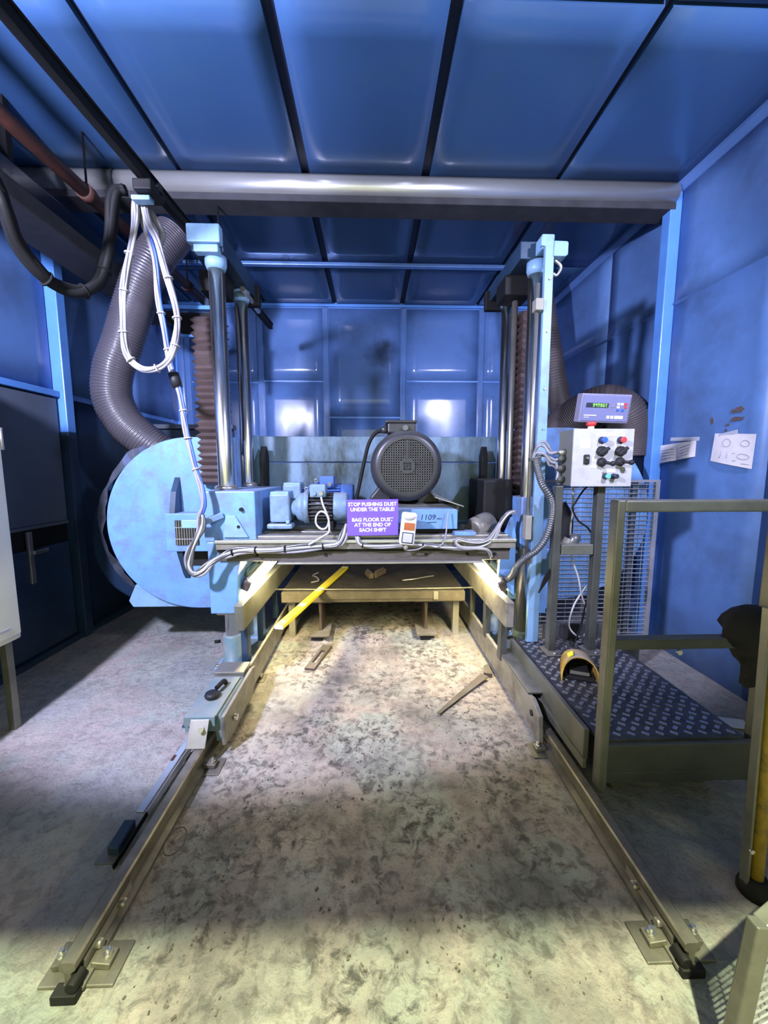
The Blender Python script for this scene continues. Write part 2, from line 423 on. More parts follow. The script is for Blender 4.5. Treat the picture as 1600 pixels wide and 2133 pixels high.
# the rounded galvanised beam across the ceiling
bm_ = MB(); prof = [(3.14, ZC), (3.115, ZC-0.03), (3.105, ZC-0.07), (3.115, ZC-0.11), (3.15, ZC-0.135), (3.28, ZC-0.135), (3.30, ZC-0.10), (3.30, ZC)]
bm_.prism(prof, 'x', XL+0.05, XR-0.06, True)
beam = struct('ceiling_beam', bm_, 'galvanised')
obj('beam_flange', MB().bx(XL+0.05, XR-0.055, 3.15, 3.34, ZC-0.185, ZC-0.135), 'dusty_beam', beam, 0.006)

# back wall
wb = struct('wall_back', MB().bx(XL-0.1, XR+0.1, YB, YB+0.1, -0.02, ZC+0.1), 'trim_blue')
cols = [(XL, -2.47, []), (-2.47, -1.50, [2.66]), (-1.50, -0.62, [2.68]), (-0.62, 0.435, [2.20]), (0.435, 1.503, [2.69]), (1.503, XR, [2.69])]
k = 0
for x0, x1, zs_ in cols:
    z = [0.02, 1.2] + zs_ + [ZC-0.04]
    for a_, b_ in zip(z[:-1], z[1:]):
        k += 1
        panel('wall_panel', wb, (x0+0.045, YB, a_+0.012), (x1-x0-0.09, 0, 0), (0, 0, b_-a_-0.024), (0, -1, 0), 'wall_paint', 0.014, 0.022, k*2.1+0.4)
    obj('joint_strip', MB().bx(x1-0.034, x1+0.034, YB-0.022, YB, 0.02, ZC-0.04), 'wall_paint', wb, 0.004)
obj('cornice', MB().bx(XL, XR, YB-0.03, YB, ZC-0.035, ZC), 'trim_blue', wb, 0.004)

# right wall
wr_ = struct('wall_right', MB().bx(XR, XR+0.1, YF-0.1, YB+0.1, -0.02, ZC+0.1), 'trim_blue')
k = 0
for y0, y1 in ((YF, 1.15), (1.15, 2.28), (2.28, 3.15), (3.25, 4.02), (4.02, YB)):
    for z0, z1 in ((-0.005, 2.80), (2.80, ZC-0.04)):
        k += 1
        panel('wall_panel', wr_, (XR, y0+0.006, z0+0.006), (0, y1-y0-0.012, 0), (0, 0, z1-z0-0.012), (-1, 0, 0), 'wall_paint_worn', 0.012, 0.012, k*3.3)
    obj('ledge', MB().prism([(XR-0.012, 2.785), (XR-0.03, 2.80), (XR-0.012, 2.81)], 'y', y0+0.01, y1-0.01), 'wall_paint_worn', wr_)
obj('corner_trim', MB().prism([(XR, ZC-0.06), (XR-0.02, ZC-0.055), (XR-0.055, ZC-0.02), (XR-0.06, ZC), (XR, ZC)], 'y', YF, YB), 'wall_paint', wr_)
struct('trim_2', MB().bx(XR-0.095, XR-0.002, 3.155, 3.245, 0.0, ZC-0.02), 'trim_blue', 0.006)
# bare spots where paint peeled off the right wall
pp = []
for (x, y, r, sx, sy) in ((1541, 853, 10, 1.1, 0.7), (1535, 873, 9, 1.7, 0.5), (1484, 877, 7, 0.6, 1.1), (1516, 885, 4, 1.2, 0.6), (1513, 896, 3, 1, 1), (1528, 857, 5, 0.8, 0.9)):
    d = at(x, y, 1.0) - cam.location; t = (XR-0.0135)/d.x
    c0 = V((0, 0, CH)) + d*t
    mb = MB(); ring = []
    for q in range(14):
        a = 2*math.pi*q/14; rr = r*t/800*(0.75+0.5*random.random())
        ring.append((c0.y + math.cos(a)*rr*sx, c0.z + math.sin(a)*rr*sy))
    mb.prism(ring, 'x', XR-0.0170, XR-0.012)
    obj('peeled_patch', mb, 'bare_patch', wr_)

# left wall, its post, rail and the door below
wl = struct('wall_left', MB().bx(XL-0.1, XL, YF-0.1, YB+0.1, -0.02, ZC+0.1), 'trim_blue')
k = 0
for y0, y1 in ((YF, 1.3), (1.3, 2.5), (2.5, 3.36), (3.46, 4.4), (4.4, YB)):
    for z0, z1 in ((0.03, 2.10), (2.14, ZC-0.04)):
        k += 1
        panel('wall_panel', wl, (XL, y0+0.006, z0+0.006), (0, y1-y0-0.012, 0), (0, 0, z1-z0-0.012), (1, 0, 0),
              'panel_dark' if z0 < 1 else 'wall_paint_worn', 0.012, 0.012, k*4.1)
struct('trim_3', MB().bx(XL+0.002, XL+0.10, 3.365, 3.455, 1.80, ZC-0.02), 'trim_blue', 0.006)
struct('trim_4', MB().bx(XL+0.002, XL+0.10, 3.365, 3.455, 0.0, 1.799), 'panel_dark', 0.006)  # lower post in a dark colour that stands in for the cabinet's shadow
struct('trim_5', MB().bx(XL+0.013, XL+0.06, YF, 3.36, 2.085, 2.135), 'trim_blue', 0.005)
d1 = root('door_1', (XL+0.02, 2.75, 0))
obj('door_panel', MB().bx(XL+0.013, XL+0.045, 2.30, 3.34, 1.06, 2.07), 'panel_grey', d1, 0.004)
obj('door_panel', MB().bx(XL+0.013, XL+0.040, 2.30, 3.34, 0.06, 0.88), 'panel_dark', d1, 0.004)
obj('door_rail', MB().bx(XL+0.013, XL+0.055, 2.30, 3.34, 1.035, 1.06), 'panel_grey', d1, 0.003)
obj('door_rail', MB().bx(XL+0.013, XL+0.030, 2.30, 3.34, 0.88, 1.035), 'black_iron', d1)
h_ = obj('door_handle', MB().bx(XL+0.04, XL+0.062, 2.93, 2.97, 0.62, 1.02), 'steel', d1, 0.004)
obj('handle_grip', MB().bar((XL+0.075, 2.95, 0.86), (XL+0.075, 3.08, 0.86), 0.02, 0.03), 'bright_bolt', h_, 0.004)
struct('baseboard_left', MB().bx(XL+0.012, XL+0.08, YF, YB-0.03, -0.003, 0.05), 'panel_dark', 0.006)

# front wall with the opening the photograph is taken from
wf = MB()
wf.bx(XL-0.1, -2.25, YF-0.12, YF, -0.02, ZC+0.1).bx(2.1, XR+0.1, YF-0.12, YF, -0.02, ZC+0.1).bx(-2.25, 2.1, YF-0.12, YF, 3.18, ZC+0.1)
struct('wall_front', wf, 'wall_paint')
struct('wall_hall_reflector', MB().bx(-6, 6, -4.25, -4.1, -0.02, 7.0), 'cabinet_cream')  # unseen pale wall, added so the chrome columns reflect something bright

# the two cool flood lights over the opening and the hall lamp outside it
for (c, lab) in ((FL, 'cool white flood light above the opening, on the cable track side'), (FR, 'cool white flood light above the opening, on the console side')):
    t = thing('flood_light', lab, 'lamp', c, 'flood lights over the opening')
    obj('housing', MB().box(c+V((0, -0.02, 0.02)), (0.26, 0.10, 0.18)), 'black_iron', t, 0.01)
    obj('diffuser', MB().box(c+V((0, 0.035, 0.02)), (0.22, 0.008, 0.14)), 'flood_glow', t)
    obj('bracket', MB().bx(c.x-0.02, c.x+0.02, YF+0.001, c.y-0.07, c.z+0.0, c.z+0.04), 'steel', t)

# ------------------------------------------------------------------ rails on the floor
def rail(x, y0, y1, label, clamps):
    t = thing('rail', label, 'rail', (x, y0, 0), 'pair of floor rails')
    h, w2 = 0.105, 0.023
    prof = [(-0.040, 0.012), (0.040, 0.012), (0.040, 0.022), (0.009, 0.032), (0.009, 0.070), (w2, 0.080), (w2, h-0.006), (w2-0.006, h), (-w2+0.006, h), (-w2, h-0.006), (-w2, 0.080), (-0.009, 0.070), (-0.009, 0.032), (-0.040, 0.022)]
    obj('rail_bar', MB().prism([(x+a, z) for a, z in prof], 'y', y0, y1), 'rail_steel', t)
    for (yc, wl_, wr2) in clamps:
        p = obj('base_plate', MB().bx(x-wl_, x+wr2, yc-0.055, yc+0.055, 0.0, 0.012), 'rail_steel', t, 0.003)
        for s, ww in ((-1, wl_), (1, wr2)):
            if ww < 0.09: continue
            obj('clamp', MB().bar((x+s*0.030, yc, 0.030), (x+s*0.085, yc, 0.022), 0.045, 0.020), 'rail_steel', p, 0.003)
            q = MB().cyl((x+s*0.068, yc, 0.03), (x+s*0.068, yc, 0.046), 0.013, n=6).cyl((x+s*0.068, yc, 0.046), (x+s*0.068, yc, 0.060), 0.007, n=10)
            obj('bolt', q, 'bright_bolt', p)
    return t
rl = rail(-0.872, 0.965, 5.0, 'floor rail on the cable track side, running under the lever carriage', [(1.03, 0.10, 0.115), (1.80, 0.05, 0.115), (2.62, 0.05, 0.11)])
rr = rail(0.945, 0.955, 5.0, 'floor rail on the platform side, running past the castor wheel', [(1.03, 0.115, 0.10), (1.86, 0.11, 0.05)])
for r_, x in ((rl, -0.872), (rr, 0.945)):
    s = 1 if x < 0 else -1
    obj('end_stop', MB().bx(x-0.036, x+0.036, 0.94, 0.975, 0.0, 0.03).cyl((x+s*0.02, 0.945, 0.045), (x+s*0.02, 0.99, 0.045), 0.017, n=12), 'black_iron', r_, 0.004)
    obj('splice_bar', MB().bx(x+s*0.010, x+s*0.022, 1.0, 1.22, 0.034, 0.066).cyl((x+s*0.022, 1.16, 0.05), (x+s*0.042, 1.16, 0.05), 0.014, n=6).cyl((x+s*0.022, 1.05, 0.05), (x+s*0.04, 1.05, 0.05), 0.013, n=6), 'steel', r_)

# scale strip and blocks beside the left rail
t = thing('scale_bar', 'pale metal scale strip propped beside the floor rail near the carriage', 'bar', (-1.0, 1.6, 0))
a0, a1 = V((-0.985, 1.50, 0.055)), V((-0.965, 1.92, 0.085))
obj('strip', MB().bar(a0, a1, 0.034, 0.010), 'galvanised', t, 0.002)
obj('edge', MB().bar(a0+V((0.02, 0, -0.022)), a1+V((0.02, 0, -0.022)), 0.008, 0.035), 'galvanised', t)
obj('support', MB().bx(-1.0, -0.955, 1.64, 1.68, 0.0, 0.058), 'steel', t, 0.002)
obj('support', MB().bx(-1.0, -0.955, 1.84, 1.87, 0.0, 0.075), 'steel', t, 0.002)
obj('rust_spot', MB().bar(a0.lerp(a1, 0.62)+V((-0.012, 0, 0.0058)), a0.lerp(a1, 0.70)+V((-0.012, 0, 0.0058)), 0.014, 0.002), 'rust_pipe', t)
t = thing('rail_stop', 'dark angled stop block on its plate, outside the rail end', 'stop block', (-1.01, 1.40, 0))
obj('base_plate', MB().bx(-1.06, -0.94, 1.33, 1.44, 0, 0.010), 'rail_steel', t, 0.002)
obj('block', MB().prism([(1.36, 0.010), (1.47, 0.010), (1.47, 0.055), (1.36, 0.042)], 'x', -1.03, -0.985), 'panel_dark', t, 0.004)
obj('blade', MB().bar((-0.975, 1.31, 0.012), (-0.955, 1.50, 0.05), 0.004, 0.022), 'black_iron', t)

# ------------------------------------------------------------------ gantry saw: frame
G = thing('gantry_saw', 'blue gantry stone saw standing on two floor rails', 'saw', (0.04, 2.9, 0))
CL = [(-0.992, 2.65), (-0.995, 3.13)]
CR = [(1.085, 2.65), (1.075, 3.15)]
for (x, y) in CL + CR:
    obj('guide_column', MB().cyl((x, y, 0.24), (x, y, 2.80), 0.049, n=40), 'chrome', G)
# bellows over the lift screws
def bellows(xc, yc, z0, z1, n, mname, seed):
    mb = MB(); rnd = random.Random(seed); pr = []
    for i in range(2*n+1):
        w = 0.110 if i % 2 else 0.082
        w += rnd.uniform(-0.006, 0.006)
        z = z0 + (z1-z0)*i/(2*n)
        pr.append((w, z))
    o = 0
    for w, z in pr:
        for sx, sy in ((-1, -1), (1, -1), (1, 1), (-1, 1)):
            mb.v.append(V((xc+sx*w, yc+sy*w*0.6, z+rnd.uniform(-0.003, 0.003))))
    for i in range(len(pr)-1):
        for q in range(4):
            mb.f.append((i*4+q, i*4+(q+1) % 4, i*4+4+(q+1) % 4, i*4+4+q)); mb.s.append(False)
    return obj('bellows', mb, mname, G)
bellows(-1.15, 2.90, 1.38, 2.55, 25, 'bellows_brown', 1)
bellows(1.165, 2.90, 1.30, 2.62, 27, 'bellows_brown', 2)
for xc in (-1.05, 1.04):
    obj('lift_screw', MB().cyl((xc, 2.90, 0.3), (xc, 2.90, 2.78), 0.022, n=14), 'steel', G)
# header beams
hd = obj('header_beam', MB().bx(-1.115, -0.915, 2.58, 3.24, 2.835, 2.95), 'panel_dark', G, 0.006)
obj('front_cap', MB().bx(-1.115, -0.915, 2.52, 2.58, 2.86, 2.965).bx(-1.085, -0.935, 2.54, 2.60, 2.815, 2.86), 'machine_pale', hd, 0.008)
obj('collar', MB().lathe([(0.066, 0), (0.066, 0.6), (0.054, 1)], (-0.992, 2.65, 2.835), (-0.992, 2.65, 2.755), 28), 'machine_pale', hd)
obj('collar', MB().lathe([(0.066, 0), (0.066, 0.6), (0.054, 1)], (-0.995, 3.13, 2.835), (-0.995, 3.13, 2.755), 28), 'machine_pale', hd)
obj('bearing_block', MB().bx(-1.17, -1.0, 2.80, 3.0, 2.70, 2.836), 'black_iron', hd, 0.01)
obj('rear_plate', MB().bx(-1.07, -0.88, 3.22, 3.27, 2.77, 2.93), 'black_iron', hd, 0.008)
obj('tie_rod', MB().cyl((-0.94, 3.0, 2.80), (-0.94, 3.4, 2.80), 0.02, n=12), 'bright_bolt', hd)
hd = obj('header_beam', MB().bx(0.955, 1.11, 2.60, 3.26, 2.835, 2.94), 'panel_dark', G, 0.006)
obj('front_cap', MB().bx(1.05, 1.13, 2.50, 2.60, 2.845, 2.93), 'machine_pale', hd, 0.008)
obj('collar', MB().lathe([(0.064, 0), (0.064, 0.6), (0.054, 1)], (1.085, 2.65, 2.835), (1.085, 2.65, 2.755), 28), 'machine_pale', hd)
obj('collar', MB().lathe([(0.064, 0), (0.064, 0.6), (0.054, 1)], (1.075, 3.15, 2.835), (1.075, 3.15, 2.755), 28), 'machine_pale', hd)
obj('bearing_block', MB().bx(0.93, 1.12, 2.80, 3.0, 2.70, 2.836), 'black_iron', hd, 0.01)
obj('rear_plate', MB().bx(0.92, 1.09, 3.24, 3.29, 2.77, 2.92), 'black_iron', hd, 0.008)
# tall flat upright in front of the right columns, with its bracket
up = obj('upright_bar', MB().prism([(1.055, 0.315), (1.135, 0.315), (1.135, 1.05), (1.122, 2.80), (1.118, 2.88), (1.10, 2.905), (1.04, 2.905), (1.04, 2.855), (1.068, 2.85), (1.072, 2.1), (1.062, 1.05)], 'y', 2.485, 2.515), 'machine_pale', G, 0.003)
obj('bracket', MB().prism([(1.115, 2.79), (1.19, 2.79), (1.205, 2.80), (1.205, 2.868), (1.195, 2.876), (1.118, 2.878)], 'y', 2.475, 2.56), 'machine_pale', up, 0.004)
obj('hanger', MB().tube(smooth_path([(1.14, 2.52, 2.79), (1.185, 2.52, 2.75), (1.16, 2.52, 2.70), (1.135, 2.52, 2.71)]), 0.009, 8), 'galvanised', up)
for z in (2.66, 2.35, 2.0, 1.75):
    obj('bolt', MB().cyl((1.10, 2.475, z), (1.10, 2.486, z), 0.006, n=8), 'steel', up)
obj('limit_rod', MB().cyl((1.035, 2.50, 0.88), (1.035, 2.50, 2.64), 0.013, n=12), 'steel', G)
obj('rod_clamp', MB().bx(1.012, 1.062, 2.46, 2.52, 2.47, 2.54), 'pale_leg', G, 0.004)
obj('rod_sleeve', MB().bx(1.012, 1.052, 2.47, 2.53, 1.03, 1.19), 'pale_leg', G, 0.004)
obj('rod_clamp', MB().bx(1.005, 1.06, 2.47, 2.53, 0.87, 0.92), 'rusty_iron', G, 0.004)

# saddles that ride on the columns
sd = obj('saddle', MB().bx(-1.075, -0.745, 2.46, 3.18, 1.03, 1.355).prism([(-1.06, 0.55), (-0.885, 0.55), (-0.875, 0.80), (-0.84, 0.98), (-0.80, 1.03), (-1.06, 1.03)], 'y', 2.46, 3.0), 'machine_blue', G, 0.008)
obj('top_ring', MB().lathe([(0.074, 0), (0.074, 0.7), (0.06, 1)], (-0.992, 2.65, 1.355), (-0.992, 2.65, 1.385), 28), 'steel', sd)
obj('top_ring', MB().lathe([(0.074, 0), (0.074, 0.7), (0.06, 1)], (-0.995, 3.13, 1.355), (-0.995, 3.13, 1.385), 28), 'steel', sd)
obj('gusset', MB().prism([(-0.95, 1.06), (-0.79, 1.06), (-0.87, 1.20), (-0.93, 1.20)], 'y', 2.445, 2.46), 'machine_pale', sd, 0.003)
obj('bolt', MB().cyl((-0.83, 2.44, 1.24), (-0.83, 2.46, 1.24), 0.012, n=10), 'black_iron', sd)
obj('bolt', MB().cyl((-0.85, 2.44, 1.13), (-0.85, 2.46, 1.13), 0.010, n=10), 'black_iron', sd)
obj('lower_plate', MB().bx(-1.04, -0.90, 2.50, 2.80, 0.525, 0.55), 'steel', sd, 0.004)
obj('cable_clamp', MB().bx(-1.165, -1.035, 2.36, 2.385, 1.135, 1.185).bar((-1.06, 2.37, 1.16), (-0.95, 2.455, 1.205), 0.03, 0.035), 'machine_pale', sd, 0.003)
sd = obj('saddle', MB().bx(1.02, 1.24, 2.58, 3.18, 0.95, 1.30).prism([(1.11, 0.52), (1.235, 0.52), (1.235, 0.95), (1.11, 0.95)], 'y', 2.56, 3.0), 'machine_blue', G, 0.008)
obj('side_plate', MB().prism([(1.075, 0.50), (1.20, 0.50), (1.205, 0.80), (1.175, 1.05), (1.12, 1.10), (1.075, 1.05)], 'y', 2.535, 2.56), 'machine_blue', sd, 0.003)
obj('bolt', MB().cyl((1.135, 2.52, 1.0), (1.135, 2.536, 1.0), 0.013, n=10), 'black_iron', sd)
obj('inner_plate', MB().prism([(0.87, 0.76), (0.985, 0.62), (0.985, 1.04), (0.955, 1.17), (0.89, 1.0)], 'y', 2.56, 2.60), 'machine_blue', sd, 0.003)
obj('screw_housing', MB().bx(0.80, 1.02, 2.74, 3.16, 1.05, 1.42), 'black_iron', sd, 0.02)
obj('screw_boss', MB().lathe([(0.09, 0), (0.085, 0.8), (0.06, 1)], (0.83, 2.72, 1.10), (0.70, 2.62, 1.07), 20), 'bed_iron', sd)
obj('wire_guard', MB().tube(smooth_path([(1.30, 2.62, 1.25), (1.34, 2.60, 1.15), (1.33, 2.60, 1.0), (1.28, 2.62, 0.95)]), 0.05, 10), 'black_iron', sd)

# cross bed with T-slots and the apron below it
bd = obj('cross_bed', MB().bx(-0.99, 0.93, 2.42, 3.20, 0.985, 1.045), 'bed_iron', G, 0.004)
for yy, z in ((2.53, 1.052), (2.68, 1.056), (2.83, 1.060)):
    obj('slot_rib', MB().bx(-0.80, 0.90, yy-0.05, yy+0.05, 1.045, z+0.012), 'steel', bd, 0.003)
ap = obj('apron', MB().bx(-0.985, 0.90, 2.445, 2.475, 0.905, 0.985), 'apron_brown', bd, 0.003)
obj('under_edge', MB().bx(-0.985, 0.90, 2.436, 2.46, 0.968, 0.985), 'black_iron', bd)
obj('apron_lip', MB().bx(-0.60, 0.72, 2.395, 2.46, 0.893, 0.905), 'steel', bd, 0.003)
obj('top_edge', MB().bx(-0.99, 0.93, 2.408, 2.425, 1.028, 1.047), 'galvanised', bd, 0.002)
for x in (-0.93, -0.86, -0.74, -0.30, 0.35, 0.62, 0.80):
    obj('bolt', MB().cyl((x, 2.434, 0.945), (x, 2.447, 0.945), 0.010, n=8), 'black_iron', bd)
obj('under_web', MB().bx(-0.96, 0.93, 2.62, 3.15, 0.86, 0.985), 'black_iron', bd)
# rear beam
rb = obj('rear_beam', MB().bx(-0.96, 1.06, 3.28, 3.50, 1.553, 1.765), 'machine_oily', G, 0.006)
obj('lower_panel', MB().bx(-0.96, 1.06, 3.27, 3.50, 1.05, 1.545), 'machine_oily', rb, 0.006)
for x in (-0.88, 0.93):
    obj('guide_hook', MB().prism([(3.16, 1.25), (3.24, 1.25), (3.26, 1.60), (3.20, 1.68), (3.16, 1.60)], 'x', x-0.025, x+0.025), 'black_iron', rb, 0.006)
obj('end_post', MB().bx(-1.0, -0.93, 3.24, 3.28, 1.36, 1.77), 'machine_pale', rb, 0.004)
# long side plates under the bed
for x, s in ((-0.85, 1), (0.895, -1)):
    sp_ = obj('side_plate', MB().bx(x-0.028, x+0.028, 2.38, 4.0, 0.465, 0.635), 'bed_iron' if s < 0 else 'frame_grey', G, 0.006)
    obj('reflector', MB().bar((x-s*0.045, 2.62, 0.72), (x-s*0.045, 3.75, 0.72), 0.012, 0.19, up=(s*0.35, 0, 1)), 'machine_pale', sp_, 0.003)
    for yy in (2.50, 2.86, 3.30):
        obj('leg', MB().bx(x-0.025, x+0.02, yy-0.03, yy+0.03, 0.19, 0.466), 'panel_dark' if s > 0 else 'frame_dark', sp_, 0.003)
# sleeves and base carriages
for (x, y) in CL + CR:
    sl = obj('column_sleeve', MB().lathe([(0.078, 0), (0.078, 0.06), (0.068, 0.08), (0.068, 0.92), (0.062, 1.0)], (x, y, 0.125), (x, y, 0.335), 32), 'teal_paint', G)
    obj('flange', MB().bx(x-0.10, x+0.10, y-0.10, y+0.10, 0.100, 0.128), 'machine_pale', sl, 0.004)
    for a in (-1, 1):
        obj('bolt', MB().cyl((x+a*0.085, y-0.085, 0.127), (x+a*0.085, y-0.085, 0.145), 0.012, n=6), 'bright_bolt', sl)
    obj('pinch_screw', MB().cyl((x-0.078, y-0.03, 0.29), (x-0.115, y-0.04, 0.29), 0.012, n=6), 'black_iron', sl)
bs = obj('base_beam', MB().bx(-1.10, -0.80, 2.50, 3.40, 0.106, 0.118), 'teal_paint', G)
obj('side_skirt', MB().bx(-0.815, -0.795, 2.40, 3.9, 0.05, 0.22), 'bed_iron', bs, 0.003)
cg = obj('lever_carriage', MB().prism([(-0.985, 0.125), (-0.985, 0.20), (-0.985, 0.215), (-0.805, 0.215), (-0.79, 0.20), (-0.788, 0.10), (-0.80, 0.07), (-0.825, 0.07), (-0.825, 0.125)], 'y', 1.90, 2.40), 'teal_paint', G, 0.006)
obj('top_plate', MB().bx(-0.975, -0.812, 1.885, 2.26, 0.214, 0.228), 'teal_paint', cg, 0.004)
obj('step_block', MB().bx(-0.985, -0.80, 2.28, 2.41, 0.214, 0.245), 'steel', cg, 0.004)
obj('nose_strip', MB().bx(-0.975, -0.815, 1.872, 1.886, 0.175, 0.228), 'teal_paint', cg, 0.003)
obj('side_plate', MB().prism([(1.88, 0.06), (2.02, 0.045), (2.36, 0.06), (2.42, 0.21), (2.36, 0.228), (1.88, 0.222)], 'x', -0.788, -0.768), 'bed_iron', cg, 0.006)
obj('axle_bolt', MB().cyl((-0.77, 2.0, 0.14), (-0.745, 2.0, 0.14), 0.018, n=6), 'bright_bolt', cg)
lv = obj('lever', MB().tube(smooth_path([(-0.872, 2.18, 0.232), (-0.872, 2.15, 0.262), (-0.885, 2.08, 0.262)]), 0.013, 10), 'black_iron', cg)
obj('knob', MB().lathe([(0.012, 0), (0.036, 0.15), (0.040, 0.5), (0.034, 0.9), (0.02, 1)], (-0.895, 2.04, 0.231), (-0.895, 2.04, 0.262), 20), 'black_rubber', lv)
obj('wiper_plate', MB().box((-0.885, 1.83, 0.165), (0.095, 0.006, 0.13), Matrix.Rotation(math.radians(-32), 3, 'X')), 'steel', cg, 0.002)
obj('wiper_bolt', MB().cyl((-0.865, 1.835, 0.185), (-0.865, 1.815, 0.195), 0.014, n=6), 'bright_bolt', cg)
obj('outrigger_plate', MB().bx(-1.035, -0.98, 1.97, 2.17, 0.10, 0.112), 'panel_dark', cg, 0.002)
# right base: inner beam on the rail
bs = obj('base_beam', MB().prism([(1.86, 0.05), (3.95, 0.05), (3.95, 0.225), (2.02, 0.225), (1.97, 0.235), (1.93, 0.22), (1.875, 0.19)], 'x', 0.880, 0.905), 'bed_iron', G, 0.004)
obj('axle_hole', MB().cyl((0.874, 1.96, 0.155), (0.881, 1.96, 0.155), 0.017, n=16), 'motor_hole', bs)
obj('top_plate', MB().bx(0.905, 1.16, 2.35, 3.4, 0.106, 0.118), 'teal_paint', bs)
obj('cover_strip', MB().bx(0.88, 1.0, 2.02, 2.56, 0.226, 0.236), 'frame_dark', bs, 0.002)

# wire stretched over the work
tag(obj('saw_wire', MB().tube([(-0.83, 3.20, 0.475), (0.0, 3.20, 0.467), (0.88, 3.20, 0.475)], 0.006, 8), 'bed_iron'), 'thin grey rod stretched across just above the work table front', 'rod')

# ------------------------------------------------------------------ blade covers
def cover(xc, s, y0, y1, r, zc, x_in, name, label, mname):
    root_ = thing(name, label, 'machine cover', (xc, (y0+y1)/2, zc-r), 'round blade covers of the saw')
    poly = []
    for q in range(41):
        a = math.pi/2 + math.pi*q/40
        poly.append((xc + s*r*math.cos(a), zc + r*math.sin(a)))
    poly.append((x_in, zc-r)); poly.append((x_in, zc+r))
    obj('front_face', MB().prism(poly, 'y', y0, y1, True), mname, root_, 0.006)
    return root_
cv = cover(-1.345, 1, 2.93, 3.05, 0.655, 1.075, -1.02, 'blade_cover', 'large round-ended blue blade cover with a louvred vent box', 'machine_blue')
poly = []
for q in range(41):
    a = math.pi/2 + math.pi*q/40
    r = 0.72 + 0.09*max(0, math.cos(a-math.pi*1.20))**6
    poly.append((-1.46 + r*math.cos(a), max(0.42, 1.03 + r*0.92*math.sin(a))))
poly += [(-1.02, 0.42), (-1.02, 1.62)]
sh = obj('rear_shell', MB().prism(poly, 'y', 3.06, 3.52, True), 'cover_dark', cv, 0.02)
rm = MB()
for q in range(6, 34):
    a0_, a1_ = math.pi/2+math.pi*q/40, math.pi/2+math.pi*(q+1)/40
    for a in (a0_, a1_):
        wob = 0.022*math.sin(a*9) + 0.012*math.sin(a*23)
        for rr_, yy in ((0.660, 2.985), (0.735+wob, 3.035)):
            rm.v.append(V((-1.40 + rr_*math.cos(a), yy + wob, 1.06 + rr_*0.96*math.sin(a))))
    n = len(rm.v); rm.f.append((n-4, n-3, n-1, n-2)); rm.s.append(True)
obj('bent_rim', rm, 'foil', sh)
obj('scraped_patch', MB().prism([(-1.87, 0.421), (-1.36, 0.421), (-1.60, 0.52), (-1.76, 0.61), (-1.84, 0.60), (-1.90, 0.47)], 'y', 2.96, 3.058), 'machine_pale', cv, 0.004)
vb = obj('vent_box', MB().bx(-1.50, -1.19, 2.80, 2.935, 0.895, 1.175), 'machine_blue', cv, 0.006)
obj('vent_opening', MB().bx(-1.425, -1.26, 2.792, 2.801, 0.945, 1.125), 'motor_hole', vb)
for q in range(9):
    x = -1.415 + 0.018*q
    obj('louvre', MB().box((x, 2.792, 1.035), (0.006, 0.012, 0.176), Matrix.Rotation(0.5, 3, 'Z')), 'steel', vb)
for z in (1.075, 0.99):
    obj('cross_wire', MB().bx(-1.425, -1.26, 2.782, 2.786, z-0.003, z+0.003), 'mesh_wire', vb)
obj('gusset', MB().prism([(2.935, 1.175), (2.82, 1.175), (2.86, 1.33), (2.935, 1.44)], 'x', -1.475, -1.435), 'panel_dark', cv, 0.002)  # both dark wedges are gusset plates with their shadows put into the colour
obj('gusset', MB().prism([(2.935, 0.895), (2.82, 0.895), (2.90, 0.70), (2.935, 0.65)], 'x', -1.44, -1.40), 'panel_dark', cv, 0.002)
obj('lower_recess', MB().bx(-1.40, -1.13, 2.922, 2.931, 0.76, 0.89), 'motor_hole', cv)
cv = cover(1.56, -1, 3.05, 3.20, 0.70, 1.12, 1.12, 'blade_cover', 'round-ended blue blade cover behind the wire mesh guard', 'machine_blue')
poly = [(1.56+0.72*math.cos(math.pi/2-math.pi*q/40), max(0.42, 1.10+0.70*math.sin(math.pi/2-math.pi*q/40))) for q in range(41)] + [(1.2, 0.42), (1.2, 1.8)]
obj('rear_shell', MB().prism(poly, 'y', 3.21, 3.60, True), 'duct_brown', cv, 0.02)
obj('vent_panel', MB().bx(1.30, 1.50, 3.035, 3.051, 0.78, 1.12), 'motor_hole', cv)

# ------------------------------------------------------------------ big motor on its mount
mx, mz = 0.232, 1.515
mo = thing('electric_motor', 'large dark grey electric motor with round mesh fan grille', 'motor', (mx, 2.85, 1.255))
obj('fan_cowl', MB().lathe([(0.175, 0.0), (0.195, 0.0), (0.215, 0.04), (0.238, 0.30), (0.242, 1.0), (0.20, 1.0)], (mx, 2.535, mz), (mx, 2.72, mz), 56, caps=False), 'motor_grey', mo)
fins = MB().cyl((mx, 2.70, mz), (mx, 3.22, mz), 0.205, n=48)
for q in range(36):
    a = 2*math.pi*q/36
    R = Matrix.Rotation(-a, 3, 'Y')
    fins.box(V((mx, 2.95, mz)) + R @ V((0.215, 0, 0)), (0.04, 0.44, 0.007), R)
obj('finned_body', fins, 'motor_grey', mo)
gr = obj('grille_back', MB().cyl((mx, 2.556, mz), (mx, 2.565, mz), 0.185, n=48), 'motor_hole', mo)
wires = MB(); n = 23
for q in range(-n//2+1, n//2+1):
    o_ = q*0.0158
    if abs(o_) > 0.178: continue
    L = math.sqrt(0.18**2-o_**2)
    wires.box((mx+o_, 2.545, mz), (0.0055, 0.006, 2*L)).box((mx, 2.545, mz+o_), (2*L, 0.006, 0.0055))
obj('fan_grille', wires, 'grille_bar', mo)
